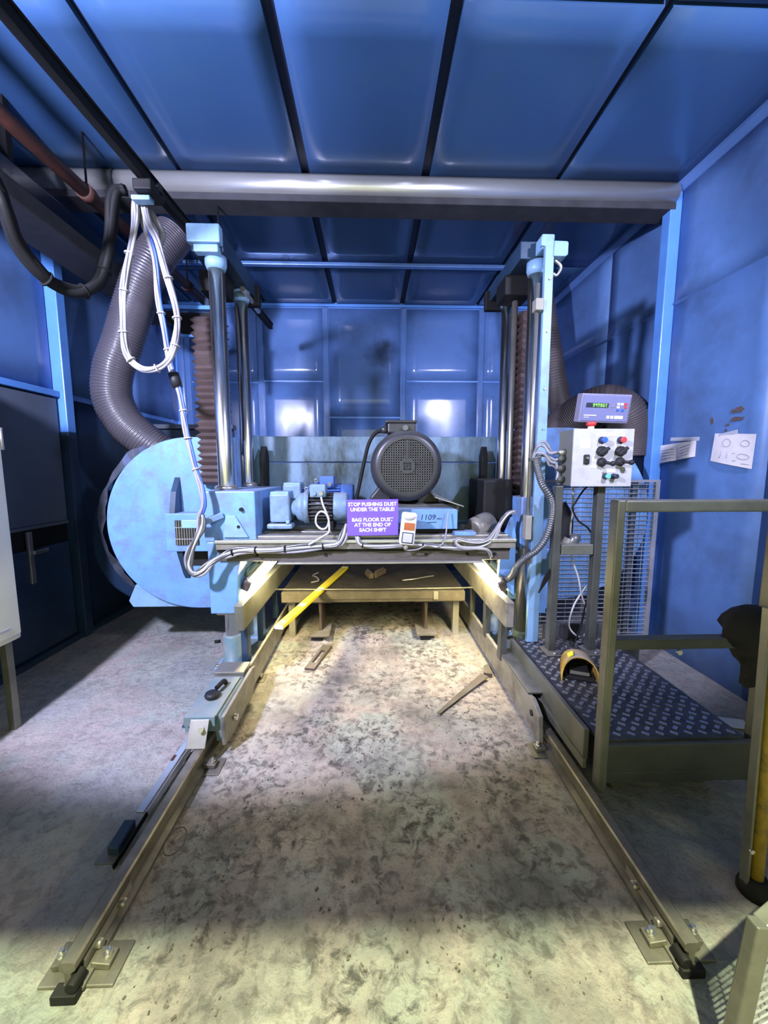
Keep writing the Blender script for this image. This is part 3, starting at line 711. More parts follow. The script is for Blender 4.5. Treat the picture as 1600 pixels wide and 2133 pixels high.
hb = obj('grille_hub', MB().cyl((mx, 2.534, mz), (mx, 2.548, mz), 0.052, n=28).box((mx, 2.541, mz+0.11), (0.016, 0.006, 0.12)).bar((mx+0.04, 2.541, mz+0.04), (mx+0.075, 2.541, mz+0.012), 0.006, 0.02, up=(0, -1, 0)).bar((mx+0.03, 2.541, mz-0.04), (mx+0.09, 2.541, mz-0.055), 0.006, 0.012, up=(0, -1, 0)), 'motor_grey', mo)
e_ = MB()
for sx, sz, w_, h2 in ((0, 0.02, 0.046, 0.006), (0, -0.02, 0.046, 0.006), (-0.02, 0, 0.006, 0.046), (0.02, 0, 0.006, 0.046), (-0.004, 0, 0.008, 0.018), (0.007, 0.006, 0.006, 0.006)):
    e_.box((mx+sx, 2.531, mz+sz), (w_, 0.006, h2))
obj('emblem', e_, 'motor_hole', hb)
tb = obj('terminal_box', MB().bx(mx-0.125, mx+0.06, 2.60, 2.80, 1.735, 1.80), 'motor_grey', mo, 0.008)
obj('box_lid', MB().bx(mx-0.14, mx+0.07, 2.59, 2.81, 1.80, 1.818), 'motor_grey', tb, 0.006)
obj('cable_gland', MB().lathe([(0.02, 0), (0.024, 0.4), (0.018, 1)], (mx-0.01, 2.60, 1.765), (mx-0.01, 2.565, 1.765), 16), 'conduit', tb)
obj('cable_gland', MB().lathe([(0.026, 0), (0.026, 0.5), (0.018, 1)], (mx-0.125, 2.67, 1.765), (mx-0.17, 2.66, 1.755), 16), 'motor_grey', tb)
for s in (-1, 1):
    obj('foot', MB().prism([(mx+s*0.10, 1.255), (mx+s*0.25, 1.255), (mx+s*0.25, 1.275), (mx+s*0.18, 1.36), (mx+s*0.10, 1.36)], 'y', 2.76, 3.10), 'motor_grey', mo, 0.004)
obj('power_cable', MB().tube(smooth_path([(mx-0.165, 2.66, 1.755), (mx-0.21, 2.66, 1.735), (mx-0.255, 2.66, 1.66), (mx-0.29, 2.66, 1.52), (mx-0.32, 2.66, 1.38), (mx-0.345, 2.66, 1.26), (mx-0.36, 2.64, 1.10)]), 0.013, 10), 'cable_black', mo)
mm = thing('motor_mount', 'blue box mount under the big motor, marked 1109', 'motor mount', (0.36, 2.8, 1.06))
obj('front_box', MB().prism([(0.165, 1.10), (0.565, 1.10), (0.565, 1.222), (0.555, 1.232), (0.165, 1.232)], 'y', 2.50, 2.62), 'machine_blue', mm, 0.004)
obj('slide_plate', MB().bx(0.0, 0.60, 2.62, 3.20, 1.20, 1.254), 'frame_dark', mm, 0.004)
obj('top_sheet', MB().add([(0.42, 2.55, 1.31), (0.60, 2.48, 1.255), (0.58, 2.85, 1.258), (0.42, 2.85, 1.34), (0.42, 2.55, 1.304), (0.60, 2.48, 1.249), (0.58, 2.85, 1.252), (0.42, 2.85, 1.334)], [(0, 1, 2, 3), (7, 6, 5, 4), (0, 4, 5, 1), (1, 5, 6, 2), (2, 6, 7, 3), (3, 7, 4, 0)]), 'steel', mm)
obj('base_block', MB().bx(0.10, 0.62, 2.53, 3.20, 1.072, 1.105), 'black_iron', mm, 0.003)
obj('side_tab', MB().bx(0.54, 0.68, 2.46, 2.56, 1.062, 1.085), 'machine_blue', mm, 0.003)
SH = FACE @ Matrix(((1, 0.16, 0), (0, 1, 0), (0, 0, 1)))
text_mesh('handwriting', '1109', 0.052, 'ink', mm, (0.365, 2.4975, 1.162), SH)
text_mesh('handwriting', 'mm', 0.022, 'ink', mm, (0.442, 2.4975, 1.164), SH)
obj('underline', MB().bar((0.365, 2.4985, 1.144), (0.425, 2.4985, 1.147), 0.002, 0.004, up=(0, 0, 1)), 'ink', mm)

# ------------------------------------------------------------------ gear motors on the bed
def gear_motor(dx, dy, dz, label, deep, sc=1.0):
    c = V((-0.46+dx, 2.64+dy, 1.235+dz)); t = thing('gear_motor', label, 'motor', c + V((0, 0, -0.155)), 'gear motors on the cross bed')
    X = lambda a, y=0, z=0: c + V((a, y, z))
    bl = 'gear_blue_deep' if deep else 'gear_blue'
    gb = obj('gearbox', MB().box(X(-0.155, 0, 0.0), (0.13, 0.17, 0.19)).box(X(-0.155, 0, -0.12), (0.17, 0.20, 0.035)), 'gear_blue', t, 0.012)
    obj('gearbox_lid', MB().box(X(-0.155, 0, 0.10), (0.12, 0.15, 0.02)), 'machine_pale', gb, 0.004)
    obj('foot_bolt', MB().cyl(X(-0.10, -0.088, -0.105), X(-0.10, -0.088, -0.08), 0.014, n=6), 'machine_pale', gb)
    obj('flange', MB().lathe([(0.06, 0), (0.06, 0.25), (0.085, 0.35), (0.098, 0.55), (0.098, 0.72), (0.11, 0.72), (0.11, 1.0)], X(-0.09), X(0.035), 32), bl, t)
    body = MB().cyl(X(0.03), X(0.20), 0.082, n=32)
    for q in range(22):
        a = 2*math.pi*q/22; R = Matrix.Rotation(a, 3, 'X')
        body.box(X(0.115) + R @ V((0, 0.088, 0)), (0.165, 0.026, 0.007), R)
    obj('finned_body', body, bl if deep else 'motor_grey', t)
    obj('fan_cover', MB().lathe([(0.098, 0), (0.10, 0.15), (0.10, 0.85), (0.088, 1.0)], X(0.20), X(0.295), 32), bl, t)
    tb_ = obj('terminal_box', MB().box(X(0.10, -0.03, 0.115), (0.105, 0.12, 0.085)), bl, t, 0.008)
    obj('gland', MB().cyl(X(0.075, -0.09, 0.10), X(0.075, -0.10, 0.10), 0.016, n=14), bl, tb_)
    obj('gland', MB().cyl(X(0.125, -0.09, 0.105), X(0.125, -0.115, 0.10), 0.014, n=14), 'galvanised', tb_)
    obj('lifting_eye', MB().tube([X(0.012, 0, 0.112)+V((math.cos(a)*0.012, 0, 0.012+math.sin(a)*0.012)) for a in [i*math.pi/5 for i in range(11)]], 0.004, 6), 'steel', t)
    obj('foot', MB().box(X(0.18, 0, -0.118), (0.05, 0.17, 0.06)), 'black_iron', t, 0.008)
    return t
gear_motor(0, 0, 0, 'grey-blue gear motor beside the purple sign, with a coiled white lead', False)
gear_motor(0.03, 0.26, 0.05, 'deep blue gear motor standing behind the grey-blue one', True)
tag(obj('motor_lead', MB().tube(smooth_path([at(669, 1036, 2.53), at(673, 1052, 2.50), at(681, 1070, 2.48), at(685, 1082, 2.47), at(681, 1098, 2.47), at(670, 1102, 2.47), at(659, 1092, 2.48), at(659, 1076, 2.48), at(667, 1066, 2.48), at(677, 1068, 2.47), at(684, 1080, 2.46), at(686, 1100, 2.45), at(684, 1110, 2.43), at(668, 1120, 2.40), at(655, 1128, 2.385), at(643, 1135, 2.38)]), 0.007, 8), 'cable_white'), 'thin white cable coiled once below the grey-blue gear motor', 'cable')

# ------------------------------------------------------------------ sign, pendant switch
c0 = at(776.5, 1078, 2.40)
sg = thing('warning_sign', 'purple warning sign with white lettering about floor dust', 'sign', c0 + V((0, 0, -0.12)))
Rs = Matrix.Rotation(math.radians(-0.6), 3, 'Y')
obj('board', MB().box(c0, (0.322, 0.005, 0.228), Rs), 'sign_purple', sg, 0.001)
for i, s_ in enumerate(('STOP PUSHING DUST', 'UNDER THE TABLE!', None, 'BAG FLOOR DUST', 'AT THE END OF', 'EACH SHIFT')):
    if s_: text_mesh('lettering', s_, 0.0315, 'sign_white', sg, c0 + Rs @ V((-0.001, -0.0035, 0.074-0.0325*i)), Rs @ FACE, bold=0.0009)
c0 = at(850, 1101, 2.385); Rp = Matrix.Rotation(math.radians(6), 3, 'Y')
pd = thing('switch_box', 'white plastic-wrapped switch box hanging beside the purple sign', 'switch box', c0 + V((0, 0, -0.11)))
obj('case', MB().box(c0, (0.095, 0.06, 0.205), Rp), 'label_white', pd, 0.014, 3)
obj('rocker', MB().box(c0 + Rp @ V((0, -0.033, -0.055)), (0.060, 0.010, 0.058), Rp), 'box_grey', pd, 0.004)
obj('rocker_frame', MB().box(c0 + Rp @ V((0, -0.030, -0.055)), (0.072, 0.008, 0.070), Rp), 'ink', pd, 0.004)
obj('orange_label', MB().box(c0 + Rp @ V((0.004, -0.031, 0.018)), (0.066, 0.006, 0.046), Rp), 'label_orange', pd)
obj('wrap', MB().sph(c0 + Rp @ V((0, -0.008, 0.075)), 0.055, 14, (0.95, 0.62, 0.5)), 'box_grey', pd)
obj('plug', MB().lathe([(0.016, 0), (0.016, 0.6), (0.008, 1)], c0 + Rp @ V((0.0, 0, -0.10)), c0 + Rp @ V((0.0, 0, -0.14)), 12), 'pale_leg', pd)
obj('lead', MB().tube(smooth_path([c0 + Rp @ V((0, 0, -0.14)), at(858, 1146, 2.385), at(872, 1144, 2.385), at(890, 1136, 2.388), at(910, 1140, 2.388), at(925, 1128, 2.39), at(930, 1105, 2.44), at(934, 1065, 2.47)]), 0.005, 6), 'cable_grey', pd)

# ------------------------------------------------------------------ work lights under the bed
for (pa, pb, lab, s) in ((V((-0.822, 2.56, 0.715)), V((-0.755, 3.05, 0.82)), 'glowing strip lamp under the bed, nearer the big blue cover', 1), (V((0.868, 2.56, 0.700)), V((0.795, 3.05, 0.82)), 'glowing strip lamp under the bed, nearer the console', -1)):
    cc = (pa+pb)/2; d = (pb-pa).normalized()
    t = thing('strip_lamp', lab, 'lamp', cc - V((0, 0, 0.08)), 'strip lamps under the saw bed')
    n_ = V((s*0.80, -0.25, -0.5)); n_ = (n_ - d*n_.dot(d)).normalized()
    obj('housing', MB().bar(pa-d*0.02-n_*0.036, pb+d*0.02-n_*0.036, 0.095, 0.02, up=n_), 'pale_leg', t, 0.006)
    obj('diffuser', MB().tube([pa.lerp(pb, i/10) for i in range(11)], 0.03, 14, rad=[0.016]+[0.033]*9+[0.016]), 'lamp_glow', t)
    obj('end_cap', MB().bar(pa-d*0.045-n_*0.02, pa-d*0.021-n_*0.02, 0.07, 0.05, up=n_), 'rusty_iron', t, 0.006)
    obj('mounting_arm', MB().bar(cc-n_*0.04, V((cc.x-s*0.05, cc.y, 0.87)), 0.03, 0.012, up=(0, 1, 0)), 'frame_dark', t)

# ------------------------------------------------------------------ work table under the saw
t = thing('work_table', 'low dusty work table on short legs under the saw', 'table', (0.01, 3.9, 0))
sl = obj('table_top', MB().bx(-0.785, 0.81, 3.22, 4.75, 0.345, 0.44), 'wood_dusty', t, 0.01)
obj('edge_patch', MB().bx(-0.47, 0.53, 3.212, 3.222, 0.375, 0.438), 'wood_dusty', sl, 0.003)
obj('edge_cleat', MB().bx(0.53, 0.57, 3.205, 3.222, 0.37, 0.44), 'pale_leg', sl, 0.002)
for x in (-0.46, 0.475):
    lg = obj('pedestal', MB().prism([(x-0.10, 0.335), (x+0.10, 0.335), (x+0.10, 0.346), (x-0.10, 0.346)], 'y', 3.24, 3.6).prism([(x-0.016, 0.07), (x+0.016, 0.07), (x+0.010, 0.20), (x+0.016, 0.335), (x-0.016, 0.335), (x-0.006, 0.20)], 'y', 3.27, 3.6), 'rusty_iron', t, 0.003)
    obj('foot_plate', MB().prism([(3.17, 0.055), (3.55, 0.055), (3.55, 0.10), (3.21, 0.072), (3.17, 0.07)], 'x', x-0.09, x+0.09), 'wood_dusty', lg, 0.003)
    obj('foot_block', MB().bx(x-0.055, x+0.03, 3.19, 3.5, 0.0, 0.055), 'black_iron', lg)
for x in (-0.715, 0.75):
    for y in (3.33, 4.55):
        obj('leg', MB().bx(x-0.027, x+0.027, y-0.027, y+0.027, 0.0, 0.346), 'pale_leg', t, 0.003)
obj('top_sheet', MB().bx(-0.775, 0.80, 3.25, 4.74, 0.44, 0.446), 'sheet_shaded', t, 0.003)
for (x, y, l, a, lab) in ((-0.03, 3.66, 0.10, 0.3, 'small dark iron block lying on the work table, nearer the yellow level'), (0.07, 3.70, 0.14, -0.5, 'small slanting iron block on the work table, farther from the level')):
    R = Matrix.Rotation(a, 3, 'Z')
    b_ = obj('iron_block', MB().box((x, y, 0.472), (0.045, l*1.5, 0.048), R).box((x, y, 0.503), (0.02, l*1.2, 0.016), R), 'rusty_iron', None, 0.004)
    tag(b_, lab, 'iron block')
tag(obj('scrap_strip', MB().tube(smooth_path([(0.28, 3.50, 0.455), (0.40, 3.53, 0.458), (0.52, 3.60, 0.457), (0.60, 3.64, 0.455)]), 0.008, 6), 'steel'), 'thin scrap strip lying on the right half of the work table', 'scrap')
tag(obj('twisted_wire', MB().tube(smooth_path([(-0.56, 3.45, 0.458), (-0.50, 3.50, 0.46), (-0.53, 3.58, 0.47), (-0.58, 3.68, 0.46), (-0.54, 3.78, 0.46)]), 0.007, 6), 'cable_grey'), 'pale twisted wire on the work table beside the level', 'wire')
# yellow level
p0, p1 = V((-0.622, 2.47, 0.449)), V((-0.285, 3.98, 0.458))
d = (p1-p0).normalized()
lv = thing('spirit_level', 'long bright yellow spirit level poking out over the table edge', 'level', (p0+p1)/2 + V((0, 0, -0.0))
           )
obj('body', MB().bar(p0, p1, 0.062, 0.024), 'level_yellow', lv, 0.002)
obj('end_cap', MB().bar(p0-d*0.005, p0, 0.060, 0.022), 'label_white', lv)
obj('end_cap', MB().bar(p1, p1+d*0.006, 0.060, 0.022), 'label_white', lv)
for f0, f1 in ((0.47, 0.53), (0.24, 0.27), (0.975, 0.99)):
    obj('vial_window', MB().bar(p0.lerp(p1, f0)+V((0, 0, 0.0125)), p0.lerp(p1, f1)+V((0, 0, 0.0125)), 0.05, 0.003), 'label_white', lv)
obj('hang_hole', MB().cyl(p0.lerp(p1, 0.045)+V((0, 0, 0.012)), p0.lerp(p1, 0.045)+V((0, 0, 0.0135)), 0.014, n=14), 'key_white', lv)

# things lying on the floor
p0, p1 = V((-0.47, 2.72, 0.014)), V((-0.38, 3.10, 0.014))
d = (p1-p0).normalized(); sd_ = d.cross(V((0, 0, 1)))
mb = MB().bar(p0+sd_*0.028, p1+sd_*0.028, 0.022, 0.02).bar(p0-sd_*0.028, p1-sd_*0.028, 0.022, 0.02).bar(p0-d*0.0, p0+d*0.09, 0.036, 0.0198).bar(p1-d*0.10, p1, 0.036, 0.0198)
tag(obj('slotted_bar', mb, 'rusty_iron', None, 0.002), 'slotted iron bar lying on the floor before the work table', 'iron bar')
mb = MB(); pth = smooth_path([(0.40, 2.17, 0.016), (0.52, 2.30, 0.014), (0.66, 2.44, 0.016), (0.80, 2.57, 0.028)])
for i, p in enumerate(pth):
    w_ = 0.010 + 0.022*i/len(pth)
    t_ = (pth[min(i+1, len(pth)-1)]-pth[max(i-1, 0)]).normalized(); s_ = t_.cross(V((0, 0, 1)))
    mb.v += [p-s_*w_, p+s_*w_, p+s_*w_+V((0, 0, 0.006)), p-s_*w_+V((0, 0, 0.006))]
for i in range(len(pth)-1):
    for q in range(4):
        mb.f.append((i*4+q, i*4+(q+1) % 4, i*4+4+(q+1) % 4, i*4+4+q)); mb.s.append(False)
mb.f += [(0, 1, 2, 3), tuple(len(mb.v)-4+q for q in (3, 2, 1, 0))]; mb.s += [False, False]
tag(obj('scrap_band', mb, 'rusty_iron'), 'bent steel band lying on the dusty floor by the platform rail', 'scrap')
tag(obj('scrap_wedge', MB().prism([(0.80, 2.60), (0.86, 2.58), (0.87, 2.72), (0.83, 2.70)], 'z', 0.0, 0.035), 'rusty_iron', None, 0.003), 'dark iron wedge on the floor at the end of the bent band', 'scrap')
tag(obj('card', MB().box((2.12, 2.03, 0.016), (0.13, 0.09, 0.003), Matrix.Rotation(-0.25, 3, 'Z')), 'key_white'), 'white card lying on the floor between platform and wall', 'card')
tag(obj('wire_loop', MB().tube([V((-0.79+0.035*math.cos(a), 1.40+0.06*math.sin(a), 0.014+0.012*abs(math.sin(a/2)))) for a in [i*0.45 for i in range(22)]], 0.0022, 6), 'rusty_iron'), 'thin wire loop on the floor inside the cable side rail', 'wire')
mb = MB(); rnd = random.Random(5)
for q in range(1300):
    x, y = rnd.uniform(-0.75, 0.85), rnd.uniform(0.9, 3.1)
    if noise.noise(V((x*2.2, y*2.2, 1.3))) < -0.12: continue
    s_ = rnd.uniform(0.0012, 0.0042); R = Matrix.Rotation(rnd.uniform(0, 3), 3, 'Z') @ Matrix.Rotation(rnd.uniform(-0.4, 0.4), 3, 'X')
    mb.box((x, y, hgt(x, y)+s_*0.4), (s_*rnd.uniform(1, 3.5), s_*rnd.uniform(1, 2), s_), R)
o = obj('grit', mb, 'rusty_iron'); o['kind'] = 'stuff'; tag(o, 'dark stone crumbs scattered over the dusty floor', 'grit')

# ------------------------------------------------------------------ operator platform
pf = thing('operator_platform', 'grey wheeled operator platform with chequer plate deck and handrail', 'platform', (1.34, 2.0, 0))
dk = obj('deck', MB().bx(1.0, 1.66, 1.54, 2.55, 0.295, 0.31), 'deck_plate', pf, 0.002)
studs = MB(); i = 0
y = 1.57
while y < 2.53:
    x = 1.03 + (0.033 if i % 2 else 0); e_n = 0
    while x < 1.645:
        R = Matrix.Rotation(math.radians(40 if i % 2 else -40), 3, 'Z')
        studs.box((x, y, 0.3105), (0.030, 0.017, 0.006), R)
        x += 0.066
    y += 0.033; i += 1
o = obj('tread_studs', studs, 'deck_stud', dk); o['kind'] = 'stuff'
obj('front_fascia', MB().bx(1.02, 1.70, 1.515, 1.545, 0.17, 0.297), 'frame_dark', pf, 0.003)
obj('lower_rail', MB().bx(1.02, 1.70, 1.52, 1.56, 0.115, 0.165), 'frame_dark', pf, 0.003)
obj('side_fascia', MB().bx(1.64, 1.66, 1.55, 2.55, 0.17, 0.295), 'frame_dark', pf, 0.003)
obj('rear_riser', MB().bx(1.19, 1.66, 2.53, 2.55, 0.31, 0.42), 'deck_plate', pf, 0.003)
sk = obj('side_skirt', MB().prism([(1.60, 0.165), (2.55, 0.165), (2.55, 0.315), (1.60, 0.315)], 'x', 0.965, 0.99), 'frame_grey', pf, 0.003)
obj('skirt_angle', MB().prism([(1.58, 0.14), (2.55, 0.14), (2.55, 0.18), (1.58, 0.18)], 'x', 0.955, 0.972), 'frame_grey', sk, 0.002)
def post(x, y, z0, z1, w=0.036, dp=0.055):
    return obj('handrail_post', MB().bx(x-w/2, x+w/2, y-dp/2, y+dp/2, z0, z1), 'frame_grey', pf, 0.006)
post(1.01, 1.54, 0.085, 1.372)
post(1.715, 1.555, 0.10, 1.372)
obj('handrail', MB().bx(1.027, 1.95, 1.515, 1.565, 1.322, 1.372), 'frame_grey', pf, 0.008)
obj('mid_rail', MB().bx(1.027, 1.69, 1.515, 1.565, 0.735, 0.780), 'frame_dark', pf, 0.004)
obj('bolt', MB().cyl((1.30, 1.505, 0.725), (1.30, 1.515, 0.725), 0.012, n=6), 'bright_bolt', pf)
for (x, y) in ((1.125, 1.64), (1.55, 1.66), (1.125, 2.45), (1.55, 2.45)):
    cs = obj('castor', MB().bx(x-0.045, x+0.045, y-0.045, y+0.045, 0.155, 0.17).bx(x-0.04, x-0.033, y-0.03, y+0.03, 0.05, 0.157).bx(x+0.033, x+0.04, y-0.03, y+0.03, 0.05, 0.157), 'frame_dark', pf, 0.003)
    obj('wheel', MB().lathe([(0.045, 0), (0.062, 0.1), (0.066, 0.3), (0.066, 0.7), (0.062, 0.9), (0.045, 1)], (x-0.022, y, 0.066), (x+0.022, y, 0.066), 28), 'frame_grey', cs)
obj('counterweight', MB().bx(1.20, 1.66, 1.72, 2.4, 0.04, 0.29), 'black_iron', pf, 0.03)

# ------------------------------------------------------------------ console
cs = thing('console_stand', 'two-legged dark steel stand carrying the control box', 'stand', (1.29, 2.36, 0.31))
for x in (1.165, 1.43):
    lg = obj('leg', MB().bx(x-0.024, x+0.024, 2.345, 2.40, 0.318, 1.39), 'frame_dark', cs, 0.005)
    obj('foot_plate', MB().bx(x-0.055, x+0.055, 2.28, 2.42, 0.3105, 0.319), 'frame_dark', lg, 0.002)
    obj('foot_bolt', MB().cyl((x, 2.30, 0.319), (x, 2.30, 0.332), 0.012, n=6), 'bright_bolt', lg)
obj('cross_bar', MB().bx(1.195, 1.40, 2.345, 2.395, 0.955, 1.02), 'frame_grey', cs, 0.004)
obj('hook_plate', MB().prism([(1.07, 0.70), (1.135, 0.80), (1.135, 0.86), (1.10, 0.80)], 'y', 2.36, 2.375), 'black_iron', cs)
bx0, bx1, bz0, bz1, by0, by1 = 1.205, 1.568, 1.392, 1.732, 2.285, 2.47
cb = thing('control_box', 'light grey control box with coloured buttons and selector switches', 'control box', (1.387, 2.38, 1.392))
hs = obj('housing', MB().bx(bx0, bx1, by0+0.012, by1, bz0, bz1), 'box_side', cb, 0.004)
fp = obj('front_plate', MB().bx(bx0-0.002, bx1+0.002, by0, by0+0.014, bz0-0.002, bz1+0.002), 'box_grey', cb, 0.003)
def fpt(x, y): return at(x, y, by0)
def rect(x0, y0, x1, y1, name, m, par, d=0.003, bev=0.0005):
    a, b_ = fpt(x0, y0), fpt(x1, y1)
    return obj(name, MB().bx(a.x, b_.x, by0-d, by0+0.001, b_.z, a.z), m, par, bev)
for (x0, y0, x1, y1) in ((1243, 901, 1301, 909), (1246, 925, 1257, 930), (1282, 925, 1297, 930), (1232, 954, 1243, 961), (1231, 969, 1243, 975), (1269, 961, 1279, 968), (1302, 961, 1307, 968), (1253, 977, 1281, 984)):
    rect(x0, y0, x1, y1, 'label_strip', 'label_white', fp, 0.002)
rect(1210, 914, 1229, 934, 'sticker', 'key_white', fp, 0.0015)
for x in (1252, 1290): 
    a = fpt(x, 904.5)
    obj('print_line', MB().bx(a.x-0.012, a.x+0.012, by0-0.0026, by0-0.001, a.z-0.0015, a.z+0.0015), 'ink_faint', fp)
    obj('print_line', MB().bx(a.x-0.008, a.x+0.008, by0-0.0026, by0-0.001, a.z-0.0085, a.z-0.0055), 'ink_faint', fp)
def button(x, y, m, r=0.018):
    c = fpt(x, y)
    q = obj('push_button', MB().lathe([(r*1.12, 0), (r*1.12, 0.35), (r*0.95, 0.4), (r*0.95, 0.9), (r*0.8, 1)], c, c+V((0, -0.032, 0)), 20), 'ink', cb)
    obj('button_cap', MB().lathe([(r*0.95, 0), (r*0.95, 0.7), (r*0.75, 1)], c+V((0, -0.028, 0)), c+V((0, -0.042, 0)), 20), m, q)
button(1253, 917, 'blue_plastic'); button(1292, 917, 'red_plastic'); button(1260, 992, 'green_plastic', 0.016); button(1277, 992, 'screen_dark', 0.015)
def selector(x, y, ang):
    c = fpt(x, y)
    q = obj('selector_switch', MB().lathe([(0.030, 0), (0.030, 0.5), (0.025, 0.6), (0.024, 1)], c, c+V((0, -0.034, 0)), 20), 'black_rubber', cb)
    obj('switch_handle', MB().box(c+V((0, -0.036, 0)), (0.066, 0.02, 0.02), Matrix.Rotation(ang, 3, 'Y')), 'black_rubber', q, 0.004)
selector(1252, 940, -0.6); selector(1291, 940, -0.7)
def joystick(x, y, dx, dz):
    c = fpt(x, y)
    q = obj('toggle_lever', MB().lathe([(0.027, 0), (0.027, 0.4), (0.016, 1)], c, c+V((0, -0.034, 0)), 18), 'black_rubber', cb)
    obj('lever_knob', MB().cyl(c+V((0, -0.025, 0)), c+V((dx, -0.06, dz)), 0.010, n=10).sph(c+V((dx, -0.06, dz)), 0.016, 12), 'black_rubber', q)
joystick(1252, 963, 0.035, -0.008); joystick(1290, 962, 0.035, -0.004)
a = fpt(1221, 957)
q = obj('key_switch', MB().box(a+V((0, -0.006, 0)), (0.034, 0.014, 0.058)), 'black_rubber', cb, 0.006)
obj('key_barrel', MB().cyl(a+V((0, -0.012, 0.008)), a+V((0, -0.02, 0.008)), 0.009, n=14), 'steel', q)
es = obj('emergency_stop', MB().cyl((1.345, 2.36, bz1), (1.345, 2.36, bz1+0.022), 0.018, n=18), 'label_white', cb)
obj('mushroom_cap', MB().lathe([(0.016, 0), (0.028, 0.35), (0.030, 0.7), (0.022, 1)], (1.345, 2.36, bz1+0.02), (1.345, 2.36, bz1+0.05), 20), 'red_plastic', es)
for z in (1.60, 1.56, 1.50, 1.43):
    obj('cable_gland', MB().lathe([(0.020, 0), (0.022, 0.5), (0.015, 1)], (bx0, 2.385, z), (bx0-0.045, 2.385, z-0.004), 14), 'steel' if z > 1.59 else 'frame_dark', hs)
# readout on top
c0 = at(1261, 851, 2.34); Rd = Matrix.Rotation(math.radians(1.5), 3, 'Y') @ Matrix.Rotation(math.radians(9), 3, 'X')
dr = thing('digital_readout', 'blue-grey digital readout panel perched above the control box', 'display', c0 + V((0, 0.05, -0.12)))
obj('case', MB().box(c0 + Rd @ V((0, 0.03, 0)), (0.308, 0.06, 0.170), Rd), 'dro_case', dr, 0.006)
ff = obj('face', MB().box(c0 + Rd @ V((0, -0.001, 0)), (0.286, 0.006, 0.150), Rd), 'dro_face', dr, 0.002)
def dface(u, v, w_, h_, name, m, par, dd=0.005):
    return obj(name, MB().box(c0 + Rd @ V((u, -dd, v)), (w_, 0.004, h_), Rd), m, par)
scn = dface(-0.055, 0.018, 0.135, 0.026, 'screen', 'screen_dark', dr)
dg = MB(); rnd = random.Random(11)
for q in range(6):                                      # blurred green figures: upright strokes and cross strokes
    u = -0.078 + 0.0155*q
    for (du, dv, ww, hh) in ((-0.004, 0.0045, 0.002, 0.008), (0.004, 0.0045, 0.002, 0.008), (-0.004, -0.0045, 0.002, 0.008), (0.004, -0.0045, 0.002, 0.008), (0, 0.0085, 0.008, 0.002), (0, 0, 0.008, 0.002), (0, -0.0085, 0.008, 0.002)):
        if rnd.random() < 0.72: dg.box(c0 + Rd @ V((u+du, -0.0078, 0.018+dv)), (ww, 0.0015, hh), Rd)
obj('digits', dg, 'digit_green', scn)
dface(0.04, 0.018, 0.022, 0.024, 'emblem', 'dro_case', dr)
for (u, v, m_) in ((0.075, 0.028, 'key_white'), (0.097, 0.028, 'key_white'), (0.119, 0.028, 'red_plastic'), (0.075, 0.010, 'key_white'), (0.119, 0.010, 'red_plastic'), (0.075, -0.008, 'blue_plastic'), (0.105, -0.008, 'blue_plastic')):
    dface(u, v, 0.016, 0.013, 'key', m_, dr)
dface(0.022, -0.050, 0.017, 0.017, 'key', 'key_white', dr); dface(0.046, -0.050, 0.017, 0.017, 'key', 'key_white', dr); dface(0.088, -0.050, 0.052, 0.018, 'key', 'key_white', dr)
dface(-0.09, -0.042, 0.075, 0.006, 'print_line', 'key_white', dr); dface(-0.11, -0.054, 0.03, 0.003, 'print_line', 'key_white', dr)
obj('stand_arm', MB().bar(c0 + Rd @ V((0.02, 0.05, -0.08)), (1.42, 2.42, bz1+0.002), 0.03, 0.03), 'black_iron', dr)
obj('stand_foot', MB().bx(1.33, 1.52, 2.38, 2.46, bz1, bz1+0.012), 'black_iron', dr, 0.002)

# cables from the box to the saw
def cable(name, pts, r, m, label, cat='cable', n=8, k=6, group=None):
    return tag(obj(name, MB().tube(smooth_path(pts, k), r, n), m), label, cat, group)
gl = [(bx0-0.045, 2.385, z-0.004) for z in (1.60, 1.56, 1.50, 1.43)]
t = thing('console_cables', 'grey cables looping from the control box side to the saw upright', 'cables', (1.12, 2.40, 1.40))
pts_ = [[gl[0], at(1150, 944, 2.40), at(1140, 925, 2.40), at(1128, 920, 2.40), at(1116, 938, 2.40), at(1110, 955, 2.42)],
        [gl[0], at(1158, 942, 2.36), at(1146, 944, 2.36), at(1134, 930, 2.38), at(1120, 930, 2.38), at(1112, 950, 2.42)],
        [gl[1], at(1155, 958, 2.38), at(1142, 950, 2.38), at(1128, 944, 2.38), at(1116, 945, 2.40), at(1110, 958, 2.42)],
        [gl[2], at(1158, 965, 2.38), at(1148, 962, 2.38), at(1136, 948, 2.38), at(1122, 942, 2.40), at(1112, 955, 2.42)],
        [gl[3], at(1162, 980, 2.40), at(1152, 970, 2.40), at(1144, 968, 2.40), at(1136, 950, 2.41), at(1120, 952, 2.42)]]
for p_ in pts_:
    obj('cable', MB().tube(smooth_path(p_), 0.0085, 8), 'cable_grey', t)
a = at(1114, 957, 2.42)
obj('cable_clip', MB().box(a, (0.075, 0.03, 0.022)), 'frame_dark', t, 0.003)
